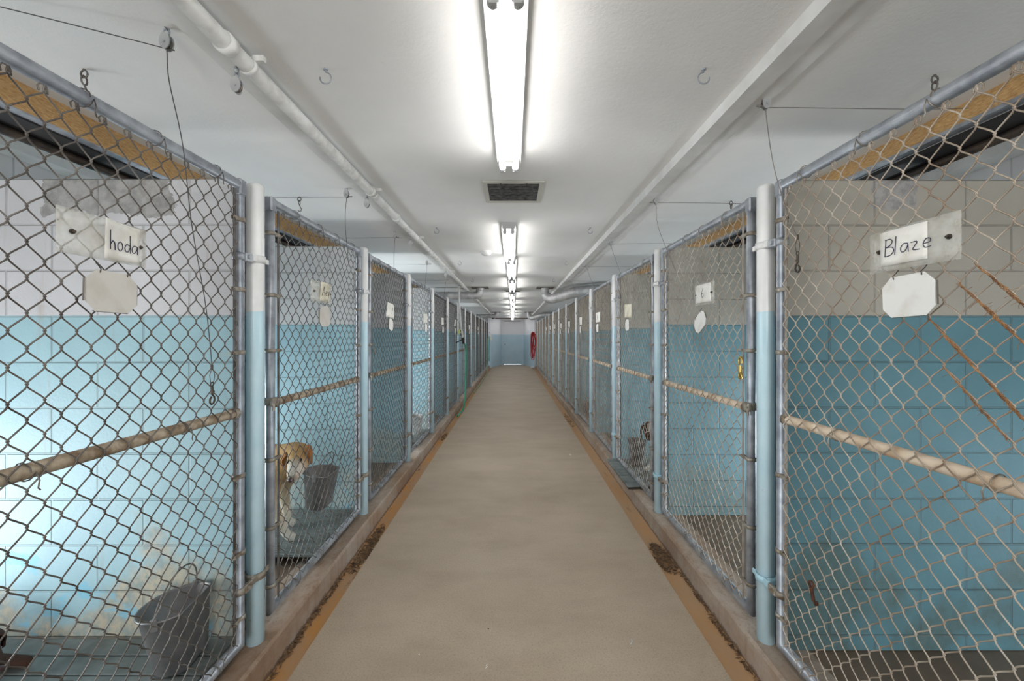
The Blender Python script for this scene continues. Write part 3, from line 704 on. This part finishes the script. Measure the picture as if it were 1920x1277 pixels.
# chain hooks over the runs
def chain_hook(loc,label):
    m=MB(); x=0
    m.tube([(.012*math.cos(a),0,-.018+.014*math.sin(a)) for a in [2*PI*k/10 for k in range(10)]],.003,5,closed=True)
    m.cyl((0,0,-.004),(0,0,.001),.004,6)
    m.tube([(0,.010*math.cos(a),-.040+.016*math.sin(a)) for a in [2*PI*k/10 for k in range(10)]],.003,5,closed=True)
    m.tube([(0,0,-.054),(.006,0,-.070),(.014,0,-.082),(.010,0,-.096),(-.004,0,-.098),(-.010,0,-.088)],.0034,6)
    o=m.build('chain_hook',M['galv_dull'],loc=loc); tag(o,label,'hook','S hooks over the runs')
chain_hook((1.50,1.44,ZR),'open S hook hanging from the ceiling above the near right gate rail')
chain_hook((-1.49,1.41,ZR),'rusty hook on the ceiling above the near left gate rail')
chain_hook((-1.42,2.70,ZR),'small hook on the ceiling above the second left gate')
chain_hook((1.50,2.78,ZR),'small hook on the ceiling above the second right gate')

# ducts
def duct(s,y,label,flex):
    x=s*.62; t=thing('ventilation_duct',label,'duct',(x,y,ZR)); R=.072
    MB().bbox((-.165,-.165,-.012),(.165,.165,0),.003).build('ceiling_collar',M['galv_dull'],t)
    if not flex:
        MB().cyl((0,0,-.012),(0,0,-.062),R,24,False).ring((0,0,-.055),(0,0,1),R,R+.006,.02,24).build('drop',M['duct'],t)
        m=MB(); pts=[(s*(.10-.10*math.cos(a)),0,-.062-.09*math.sin(a)) for a in [k*PI/2/6 for k in range(7)]]
        m.tube(pts,R,24,caps=False,smooth=False); m.build('elbow',M['duct'],t)
        m=MB(); m.tube([(s*.10,0,-.152),(s*.95,0,-.152)],R,24); 
        for q in (.12,.35,.6,.9): m.ring((s*q,0,-.152),(1,0,0),R,R+.005,.015,24)
        m.build('run',M['duct'],t)
    else:
        MB().cyl((0,0,-.012),(0,0,-.10),R,24,False).ring((0,0,-.09),(0,0,1),R,R+.006,.02,24).build('drop',M['duct'],t)
        pts=[]; rr=[]; P=smoothpts([(0,0,-.10),(s*.02,-.03,-.17),(s*.12,-.10,-.22),(s*.30,-.25,-.19),(s*.50,-.42,-.135),(s*.70,-.58,-.128),(s*1.05,-.85,-.128)],16)
        for i,p in enumerate(P): pts.append(p); rr.append(R+min(.016,i*.0008)+(.006 if i%2 else -.002))
        MB().tube(pts,rr,24).build('flexible_hose',M['duct'],t)
duct(-1,7.75,'round galvanized duct elbow dropping from the ceiling toward the left runs',False)
duct(1,7.75,'corrugated flexible duct bending from the ceiling toward the right runs',True)
duct(-1,15.6,'distant duct elbow on the left near the end wall',False)
duct(1,15.6,'distant flexible duct on the right near the end wall',True)
t=thing('fire_pipe','brown iron pipe crossing below the ceiling before the end wall','pipe',(0,19.75,2.385))
MB().cyl((-1.12,0,-.0),(1.0,0,-.0),.022,10).build('pipe',M['brownpipe'],t); MB().cyl((.18,0,0),(.18,0,.035),.02,8).build('riser',M['brownpipe'],t)

# ------------------------------------------------------------------ things in the corridor
# white supply pipe with valve, and green hose
t=thing('supply_pipe','thin white pipe dropping from the ceiling pipe to the green hose valve','pipe',(-.93,7.05,2.38))
MB().tube([(0.05,-.03,.012),(0,0,-.01),(0,.02,-.30),(-.02,.35,-.60),(-.035,.80,-.88)],.017,10).build('pipe',M['whitepaint'],t)
m=MB(); m.cyl((-.035,.80,-.87),(-.04,.95,-1.0),.024,10); m.bbox((-.07,.84,-.94),(-.01,.90,-.90),.004); m.build('valve',M['darksteel'],t)
m=MB(); m.cyl((-.04,.88,-.93),(-.17,.80,-.99),.010,8); m.build('valve_lever',M['dark'],t)
P=[(-.97,8.02,1.38),(-.965,8.14,1.36),(-.955,8.28,1.28),(-.96,8.34,1.0),(-.975,8.42,.6),(-.985,8.36,.2),(-1.02,8.3,.0),(-1.04,8.1,-.002),(-1.045,7.7,-.002)]
o=MB().tube(smoothpts(P,8),.017,10).build('garden_hose',M['greenhose']); tag(o,'thick bright green hose hanging from the white pipe valve on the left','hose')
P=[(-1.11,17.6,1.42),(-1.085,17.45,1.35),(-1.08,17.3,1.0),(-1.08,17.2,.5),(-1.07,16.9,.14),(-1.03,16.0,.0),(-1.04,14.0,-.002),(-1.02,12.6,-.002),(-1.05,11.5,-.002),(-1.03,10.9,-.002)]
o=MB().tube(smoothpts(P,8),.014,8).build('garden_hose',M['palehose']); tag(o,'pale green hose running along the far left gutter','hose')
P=[(-1.095,18.95,1.5),(-1.085,18.85,1.3),(-1.085,18.8,.8),(-1.085,18.85,.35)]
o=MB().tube(smoothpts(P,6),.018,8).build('garden_hose',M['greenhose']); tag(o,'dark green hose hanging down a far left post','hose')
# rag and nozzle on the left post
yp=post_y('L',5)
m=MB().sheet(lambda a,b: (.046+.012*math.sin(9*a)+.01*math.sin(7*b), -.22+.30*a, -.03-.09*(1-b)+.04*a+.012*math.sin(11*a)),10,6,.003,(1,0,0))
o=m.build('rag',M['yellowrag'],loc=(-1.165,yp-.02,1.66)); tag(o,'yellow green rag draped by the dark spray nozzle on the left','rag')
m=MB(); m.cyl((0,0,0),(.02,.03,-.10),.022,10); m.cyl((.0,0,0),(.05,-.02,.03),.018,10); m.ball((.0,0,.0),.028)
o=m.build('spray_nozzle',M['darksteel'],loc=(-1.105,yp+.04,1.62)); tag(o,'dark hose nozzle fixed to a left post beside the rag','nozzle')
# red hose coil at the far right
t=thing('red_hose','bright red hose hung in long loops at the far right post','hose',(1.06,19.3,1.70))
m=MB()
for k in range(7):
    w=.030+.013*k; h=(.95,1.25,1.05,1.32,.8,1.2,1.1)[k]; x0=-.03+.008*k; pts=[]
    for i in range(28):
        a=2*PI*i/28; pts.append((x0-.10+w*math.sin(a)+.03*math.sin(2*a+k),-.035*k+.02*math.cos(a),-h/2+h/2*math.cos(a)))
    m.tube(pts,.017,7,closed=True)
m.build('coiled_hose',M['redhose'],t)
m=MB(); pts=[(-.06+.09*math.sin(2*PI*i/24)-.03,.03,-.18+.18*math.cos(2*PI*i/24)) for i in range(24)]; m.tube(pts,.009,6,closed=True); m.build('black_loop',M['dark'],t)
m=MB(); m.cyl((.10,.02,0),(-.10,-.06,.02),.008,8); m.cyl((-.10,-.06,.02),(-.10,-.06,.05),.008,8); m.build('hanger',M['darksteel'],t)
# white jug on a hook and the jug on the ground
t=thing('plastic_bag','white plastic bag hanging on the last left post','bag',(-1.06,19.2,1.66))
m=MB(); m.lathe((0,0,0),[(0,-.34),(.07,-.33),(.085,-.28),(.07,-.15),(.05,-.06),(.02,0)],14); m.build('bag_body',M['bag'],t)
MB().tube([(0,0,-.02),(-.02,0,.03),(-.06,.0,.05)],.008,6).build('hook',M['darksteel'],t)
t=thing('plastic_jug','small white jug lying at the far right end of the gutter','jug',(.93,18.9,0))
m=MB(); m.lathe((-.06,0,.05),[(0,0),(.048,.002),(.05,.02),(.05,.12),(.03,.16),(.016,.175),(.016,.2),(0,.2)],16,(.8,.6,0)); m.build('jug_body',M['bag'],t)
MB().lathe((-.06+.16,.12,.05),[(0,.025),(.019,.025),(.019,0),(0,0)],12,(.8,.6,0)).build('cap',M['dark'],t)

# ------------------------------------------------------------------ buckets
def bucket(loc,R,H,label,rot=(0,0,0),handle=1.0,flat=True,hup=True,mat='pail'):
    t=thing('bucket',label,'bucket',loc,'feed and water buckets'); t.rotation_euler=rot
    n=36; 
    def ringpts(r,z):
        out=[]
        for k in range(n):
            a=2*PI*k/n; x=r*math.cos(a); y=r*math.sin(a)
            if flat: x=min(x,r*.62)     # flat back towards +x
            out.append((x,y,z))
        return out
    prof=[(R*.74,0),(R*.76,.006),(R,H),(R+.007,H+.002),(R+.007,H-.006),(R-.002,H-.004),(R*.74,.012),(.001,.012)]
    vs=[p for r,z in [(.001,0)]+prof for p in ringpts(r,z)]; L=len(prof)+1
    fs=[(i*n+k,i*n+(k+1)%n,(i+1)*n+(k+1)%n,(i+1)*n+k) for i in range(L-1) for k in range(n)]
    MB().add(vs,fs,True).build('bucket_body',M[mat],t)
    for sy in (-1,1):
        m=MB(); m.bbox((-.012,sy*(R-.004),H-.035),(.012,sy*(R+.010),H+.012),.003); m.build('handle_ear',M[mat],t)
    pts=[]
    for k in range(17):
        a=PI*k/16; b=(R+.006)*math.cos(a); c=R*1.15*math.sin(a)
        pts.append((c*(.25 if hup else -.93), b, H+ (c*.95 if hup else c*.10)))
    MB().tube(pts,.0032,6).build('bail_handle',M['wireL'],t)
    return t
bucket((-1.345,1.655,.196),.121,.24,'steel bucket standing on grey boards inside the nearest left kennel',(0,math.radians(-6),math.radians(8)))
b=bucket((-1.315,2.76,.365),.118,.235,'dark steel bucket hung on the gate beside the tan dog',(0,math.radians(6),math.radians(0)))
MB().tube([(.09,.04,.30),(.11,.05,.40),(.128,.06,.52)],.003,5).build('hanging_wire',M['wireL'],b)
bucket((-1.33,5.58,.182),.12,.24,'pale bucket hung on the fourth left gate by the dark headed dog',mat='whitepaint')
bucket((1.31,4.30,.152),.105,.26,'dark bucket beside the brown and white dog on the right',(0,0,PI))
bucket((1.31,7.12,.116),.11,.25,'dark bucket in front of the black dog on the right',(0,0,PI))

# ------------------------------------------------------------------ raised mats
def mat(x0,x1,y0,y1,zt,label,bw=.095,th=.05,grooves=False):
    t=thing('raised_board_mat',label,'mat',((x0+x1)/2,(y0+y1)/2,ZC),'raised grey board mats'); zt-=ZC
    ax=(x1-x0)/2; ay=(y1-y0)/2; n=round(2*ay/bw); w=2*ay/n
    for k in range(n):
        m=MB(); a=-ay+k*w; m.bbox((-ax,a+.003,zt-.018),(ax,a+w-.003,zt),.003)
        if grooves:
            for q in (.25,.5,.75): m.box((-ax+.002,a+w*q-.0025,zt),(ax-.002,a+w*q+.0025,zt+.0025))
        m.build('board',M['matp'],t)
    m=MB()
    for x in [-ax+.03+ (2*ax-.06)*k/5 for k in range(6)]:
        m.box((x-.02,-ay+.004,.0),(x+.02,ay-.004,zt-.018))
    m.build('bearers',M['dark'],t)
mat(-2.7,-1.22,.9,1.785,.187,'grey slatted boards under the bucket in the nearest left kennel')
mat(-2.7,-1.22,2.475,3.135,.180,'grey ribbed mat under the tan dog on the left',grooves=True)
mat(1.05,2.4,3.70,4.515,.151,'grey slatted board sticking out over the right curb under the third gate')
mat(-2.5,-1.22,5.15,5.83,.180,'grey boards in the fourth left kennel')

# ------------------------------------------------------------------ dogs
def skin(nodes, edges, levels=2):
    me=bpy.data.meshes.new('body'); me.from_pydata([n[:3] for n in nodes], edges, []); me.update()
    o=bpy.data.objects.new('tmp',me); COL.objects.link(o)
    sk=o.modifiers.new('skin','SKIN'); sk.use_smooth_shade=True; sk.branch_smoothing=.4
    if not me.skin_vertices: me.skin_vertices.new()
    lay=me.skin_vertices[0]
    for i,n in enumerate(nodes):
        r=n[3]; lay.data[i].radius=(r,(n[4] if len(n)>4 else r)); lay.data[i].use_root=(i==0)
    ss=o.modifiers.new('sub','SUBSURF'); ss.levels=levels; ss.render_levels=levels
    dg=bpy.context.evaluated_depsgraph_get(); dg.update()
    m2=bpy.data.meshes.new_from_object(o.evaluated_get(dg)); bpy.data.objects.remove(o); bpy.data.meshes.remove(me)
    m2.polygons.foreach_set('use_smooth',[True]*len(m2.polygons)); return m2
def paint(me, fn):
    ca=me.color_attributes.new('Fur','FLOAT_COLOR','POINT')
    for i,v in enumerate(me.vertices): ca.data[i].color=fn(v.co)
def dog(loc, rz, sc, label, coat, head=None, pose='stand', ears='drop', group=None):
    """local: +x forward, head turned to head direction"""
    t=thing('dog',label,'dog',loc,group); t.rotation_euler=(0,0,rz); t.scale=(sc,sc,sc)
    H=head or {'c':(.150,-.09,.505),'d':(.20,-.80,-.52),'roll':.15}
    c=Vector(H['c']); d=Vector(H['d']).normalized()
    lie = pose=='lie'
    dz=-.27 if lie else 0
    nodes=[(-.50,.02,.465+dz,.115),(-.36,.02,.45+dz,.120),(-.20,.01,.43+dz,.142),(-.04,0,.425+dz,.150),(.05,-.005,.465+dz,.125)]
    if lie: c=c+Vector((.06,0,-.24))
    nb=Vector(nodes[4][:3])
    mid=nb.lerp(c,.55); nodes.append((mid.x,mid.y,mid.z+.012,.100))
    hs=[(0,.080),(.045,.076),(.085,.056),(.125,.046),(.155,.040),(.175,.026)]
    for q,r in hs: p=c+d*q; nodes.append((p.x,p.y,p.z,r))
    edges=[(i,i+1) for i in range(len(nodes)-1)]
    def chain_(parent, pts):
        pr=parent
        for p in pts:
            nodes.append(p); edges.append((pr,len(nodes)-1)); pr=len(nodes)-1
    if not lie:
        chain_(3,[(.02,-.085,.34,.058),(.00,-.095,.25,.040),(.055,-.098,.13,.028),(.095,-.10,.045,.026),(.125,-.10,.026,.030),(.155,-.10,.020,.022)])
        chain_(3,[(.00,.085,.34,.058),(-.03,.090,.25,.040),(-.01,.092,.13,.028),(-.005,.092,.045,.026),(.025,.092,.026,.029),(.052,.092,.020,.021)])
        for sy in (-1,1):
            chain_(0,[(-.50,sy*.085,.36,.078),(-.45,sy*.095,.27,.052),(-.54,sy*.095,.17,.030),(-.53,sy*.095,.06,.025),(-.50,sy*.095,.026,.030),(-.47,sy*.095,.020,.022)])
    else:
        for sy in (-1,1):
            chain_(3,[(.02,sy*.10,.10,.055),(.00,sy*.12,.045,.036),(.14,sy*.12,.035,.030),(.24,sy*.115,.032,.030),(.29,sy*.115,.028,.030)])
            chain_(0,[(-.42,sy*.11,.12,.075),(-.34,sy*.13,.06,.045),(-.46,sy*.14,.035,.030),(-.33,sy*.14,.03,.028)])
    chain_(0,[(-.62,.02,.46+dz,.040),(-.74,.03,.40+dz*.9,.026),(-.84,.04,.30+dz*.6,.020),(-.92,.05,.24+dz*.4,.012)])
    me=skin(nodes,edges); me.materials.append(M['fur'])
    muz=c+d*.12
    paint(me, lambda p: coat(p, muz, c))
    b=bpy.data.objects.new('body',me); COL.objects.link(b); b.parent=t
    # face
    side=d.cross(Vector((0,0,1))).normalized(); up=side.cross(d).normalized(); q=Quaternion(d,H.get('roll',0)); side=q@side; up=q@up
    for sg in (-1,1):
        e=c+d*.078+side*(sg*.036)+up*.042
        MB().ball(e,.0105,10).build('eye',M['eye'],t)
        # ear flap: folded over from the top of the skull
        root=c-d*.005+side*(sg*.055)+up*.055; L=.095 if ears=='drop' else .15
        def ef(a,bb,root=root,sg=sg,L=L):
            w=(.030+.012*math.sin(PI*min(1,bb*1.1+.1)))*(1-.75*bb**2.2)
            out=side*(sg*(.004+.026*math.sin(PI*min(bb*1.3,1)*.6)))
            return root+out+d*((a-.5)*2*w*.9+.012)-Vector((0,0,1))*(L*bb*1.0-.016*math.sin(PI*bb))+side*(sg*.010*math.sin(PI*a))
        m=MB().sheet(ef,6,8,.007,tuple(side*sg)); em=m.mesh('ear',M['fur'],False); paint(em, lambda p: coat(None,None,None))
        o=bpy.data.objects.new('ear',em); COL.objects.link(o); o.parent=t
    n=c+d*.188+up*.010
    nm=MB().ball(n,.017,10,(1,1,.8)); nm.build('nose',M['nose'],t)
    a=c+d*.165-up*.018; m=MB(); m.tube([a-d*.055+side*.030-up*.006,a-d*.02+side*.022-up*.008,a+d*.006-up*.002,a-d*.02-side*.022-up*.008,a-d*.055-side*.030-up*.006],.0028,5); m.build('mouth',M['nose'],t)
    return t
TAN=srgb(206,160,104); CREAM=srgb(236,214,184); EAR=srgb(176,112,56); WH=srgb(238,230,220); BR=srgb(74,45,30); DK=srgb(40,32,28); OR=srgb(178,112,60); GY=srgb(120,110,102)
def lerp(a,b,t): t=max(0,min(1,t)); return tuple(a[i]+(b[i]-a[i])*t for i in range(4))
def coat_lab(p,m,c):
    if p is None: return EAR
    col=lerp(CREAM,TAN,(p.z-.22)/.20)
    return lerp(col,WH,1-((p-m).length-.035)/.05) if (p-m).length<.085 and p.z>.3 else (lerp(WH,col,p.z/.16) if p.z<.16 else col)
def coat_spaniel(p,m,c):
    if p is None: return BR
    if (p-c).length<.13: return WH if abs((p-c).cross((m-c).normalized()).z)<.012 or (p-m).length<.05 else BR
    return WH if (p.z<.40 or abs(math.sin(p.x*9+1))>.75) else BR
def coat_dark(p,m,c):
    if p is None: return DK
    return lerp(DK,OR,(.09-(p-m).length)/.05) if (p-m).length<.09 else (DK if p.z>.36 else lerp(WH,GY,p.z/.3))
def coat_black(p,m,c): return DK
def coat_tan(p,m,c): return OR if p is None else lerp(OR,TAN,(.35-p.z)/.3)
def coat_brown(p,m,c): return BR if p is None else BR
dog((-1.575,2.74,.184),0,1.06,'tan and cream dog standing on the grey mat beside the hung bucket',coat_lab,{'c':(.185,-.09,.525),'d':(.12,-.80,-.55),'roll':.20})
dog((1.47,3.98,.152),PI,.95,'brown and white spotted dog behind the third right gate',coat_spaniel,{'c':(.14,.04,.49),'d':(.35,.85,-.40),'roll':.0},ears='long')
dog((-1.56,5.28,.184),0,.9,'dark headed dog with pale chest behind the fourth left gate',coat_dark,{'c':(.15,-.06,.50),'d':(.5,-.8,-.35)})
dog((-1.66,7.9,.115),0,1.15,'orange tan dog behind the sixth left gate',coat_tan,{'c':(.14,-.04,.58),'d':(.7,-.7,-.1)})
dog((-1.62,9.1,.115),0,1.05,'dark brown dog behind the seventh left gate',coat_brown,{'c':(.15,-.06,.54),'d':(.6,-.7,-.2)})
dog((1.52,6.80,.115),PI,1.0,'black dog behind the fifth right gate',coat_black,{'c':(.13,.05,.52),'d':(.5,.8,-.2)})
dog((-2.16,1.53,.187),0,.80,'brown dog lying on grey boards at the bottom left corner',coat_brown,{'c':(.12,-.02,.44),'d':(.9,-.2,-.38)},pose='lie')

# ------------------------------------------------------------------ small stuff
# straw fibres wound along some diagonals of the near right gate
rnd=random.Random(3)
def fiber(px0,py0,n,label):
    X=GXS['R']-.0235; W=SP['R'][1]; lo=.155-ZC+.021; hi=2.19-ZC-.021; zl=lo+.024; zh=hi-.045; ya=.112+.045; yb=W-.112-.045
    nc=round((yb-ya)/(.0745/2)); cw=(yb-ya)/nc; nr=round((zh-zl)/.043); rh=(zh-zl)/nr
    P=atX(px0,py0,X); oy=post_y('R',0)-W+ya; oz=ZC+zl
    j=round((P.z-oz)/rh); c=round((P.y-oy)/cw)
    if (c+j)%2: c-=1
    A=Vector((X-.004,oy+c*cw,oz+j*rh)); B=A+Vector((0,-cw,-rh))*n; m=MB(); L=(B-A).length
    for q in range(8):
        pts=[]; k=int(L/.010)+3; off=rnd.uniform(0,6); t0=rnd.uniform(0,.2); t1=rnd.uniform(.8,1)
        for i in range(k):
            t=t0+(t1-t0)*i/(k-1); p=A.lerp(B,t)
            pts.append(p+Vector((rnd.uniform(-.003,.001)-.0015,.0034*math.sin(40*t*n/3+off)+rnd.uniform(-.001,.001),.0026*math.cos(33*t*n/3+off)+rnd.uniform(-.001,.001))))
        m.tube(pts,.0008,3)
    for q in range(int(L/.022)):
        p=A.lerp(B,rnd.random()); d=Vector((rnd.uniform(-.006,.0),rnd.uniform(-.020,.020),rnd.uniform(-.020,.012)))
        m.tube([p,p+d*.5+Vector((0,.003,0)),p+d],.0005,3)
    o=m.build('straw_strand',M['fiber']); tag(o,label,'fiber','straw strands caught in the near right gate')
fiber(1846,495,3,'short straw strand at the right edge of the photo, highest of the straw')
fiber(1811,526,4,'thin straw strand just right of the white card holder, second from the top')
fiber(1764,542,6,'long straw strand emerging from behind the white card holder')
fiber(1748,590,7,'long straw strand starting at the lower corner of the white card holder')
fiber(1713,608,7,'long straw strand starting below the white card holder')
fiber(1737,695,4,'lowest short straw strand on the near right gate')
# brass snap and rusty hook
m=MB(); m.tube([(0,.012*math.cos(a),.030+.014*math.sin(a)) for a in [-.9+k*.5 for k in range(10)]],.0042,8); m.cyl((0,.002,.016),(0,.0,-.008),.007,10); m.ring((0,0,-.020),(1,0,0),.007,.0125,.007,14); m.cyl((0,.004,.0),(.012,.008,.004),.003,6)
o=m.build('brass_snap',M['brass'],loc=tuple(atX(1388,690,GX-.035)+Vector((0,0,-.01)))); o.scale=(1.2,1.2,1.45); tag(o,'brass snap clipped to the wires of the second right gate','snap hook')
m=MB(); m.ring((0,0,.03),(1,0,0),.008,.014,.006,12); m.cyl((0,0,.018),(0,-.012,-.025),.0065,8); m.tube([(0,-.012,-.025),(0,-.022,-.036),(0,-.030,-.030),(0,-.028,-.018)],.0042,6)
o=m.build('rusty_snap',M['rust'],loc=tuple(atX(1521,1110,GX-.030))); tag(o,'rusty snap hook clipped low on the near right gate','snap hook')
m=MB(); m.ring((0,0,.02),(1,0,0),.006,.011,.005,12); m.cyl((0,0,.010),(0,.008,-.02),.005,8)
o=m.build('steel_snap',M['clamp'],loc=tuple(atX(703,660,-GX+.032))); tag(o,'pale snap hook on the third left gate below the number card','snap hook')
# gutter debris: leaves and hair
def debris(cx,cy,rx_,ry_,n,label,seed,z=-.02):
    r=random.Random(seed); m=MB()
    for k in range(n):
        a=r.uniform(0,2*PI); q=math.sqrt(r.random()); x=cx+rx_*q*math.cos(a); y=cy+ry_*q*math.sin(a); s=r.uniform(.005,.022); w=s*r.uniform(.08,.4); th=r.uniform(0,PI); zz=z+r.uniform(0.001,.009)
        u=Vector((math.cos(th),math.sin(th),r.uniform(-.2,.3))); v=Vector((-math.sin(th),math.cos(th),r.uniform(-.2,.2))); p=Vector((x,y,zz))
        m.prism([p-u*s,p-v*w,p+u*s,p+v*w],(0,0,.0012))
    o=m.build('gutter_debris',M['leaf']); tag(o,label,'debris',kind='stuff')
debris(-1.045,2.95,.045,.36,420,'brown leaf litter and hair in the left gutter beside the second post',5)
debris(1.035,2.80,.055,.20,340,'dark hair and litter clogging the right gutter',6)
debris(-1.085,2.0,.012,.9,300,'thin line of crumbs along the foot of the left curb',8)
debris(1.085,2.1,.012,.9,260,'thin line of crumbs along the foot of the right curb',9)
debris(-1.04,6.2,.04,.25,120,'small dark litter patch in the left gutter farther on',10)
debris(1.03,7.4,.05,.6,140,'litter scattered in the far right gutter',11)
# scraps on the walkway
def scrap(px,py,pts,label,mt='scrap',r=.0016):
    v=(py-CY); Y=EYE*F/v; X=(px-CX)*Y/F
    o=MB().tube([(x,y,.002) for x,y in pts],r,5).build('thread_scrap',M[mt],loc=(X,Y,0)); tag(o,label,'scrap')
scrap(1186,1205,[(.0,.022),(.001,.008),(-.006,-.004),(-.015,-.014)],'pale blue thread curled on the walkway near the right')
scrap(913,1250,[(.0,.012),(-.004,.004),(.002,-.002),(-.006,-.010)],'tiny white scrap on the walkway at bottom centre','bag')
scrap(785,1228,[(.0,.003),(.004,-.002)],'white speck on the walkway left of centre','bag',.003)
scrap(1070,853,[(.0,.03),(-.01,.0),(.005,-.03)],'white smear of scraps on the walkway by the second right kennel','bag',.004)
scrap(915,1180,[(.0,.002),(.004,.0)],'black pellet on the middle of the walkway','dark',.003)

# ------------------------------------------------------------------ light
def area(name, loc, rot, sx, sy, power, col=(1,1,1)):
    l=bpy.data.lights.new(name,'AREA'); l.shape='RECTANGLE'; l.size=sx; l.size_y=sy; l.energy=power; l.color=col
    o=bpy.data.objects.new(name,l); COL.objects.link(o); o.location=loc; o.rotation_euler=rot; return o
PW={'L':[12,15,3,30,4,8,16,4,16,6,6,6,6,6],'R':[.2,13,12,5,7,4,4,4,4,4,4,4,4,4]}  # doorway daylight in the bright kennels; in the dim ones added fill
for sd,s in (('L',-1),('R',1)):
    for n,pw in enumerate(PW[sd]):
        yc=post_y(sd,n)-SP[sd][1]/2
        area('kennel_daylight_fill',(s*2.98,yc,.60),(0,math.radians(90)*s,0),.85,.70,pw,(.93,.97,1))
area('back_fill',(0,Y0-.02,1.12),(math.radians(-90),0,math.radians(180)) if False else (math.radians(90),0,0),1.9,2.15,72,(1,.985,.96))  # unseen fill lamp added behind the camera to brighten posts and gates
w=bpy.data.worlds.new('World'); S.world=w; w.use_nodes=True
w.node_tree.nodes['Background'].inputs[0].default_value=(.80,.90,1,1); w.node_tree.nodes['Background'].inputs[1].default_value=1.4

cam=bpy.data.cameras.new('Camera'); cam.lens=36*F/1920; cam.sensor_width=36; cam.clip_start=.02; cam.clip_end=100
cam.shift_x=-1/1920; cam.shift_y=-8/1920
co=bpy.data.objects.new('Camera',cam); COL.objects.link(co); co.location=(0,0,EYE); co.rotation_euler=(PI/2,0,0); S.camera=co
S.view_settings.view_transform='Standard'; S.view_settings.look='None'; S.view_settings.gamma=1; S.view_settings.use_curve_mapping=False
S.view_settings.exposure=1.0
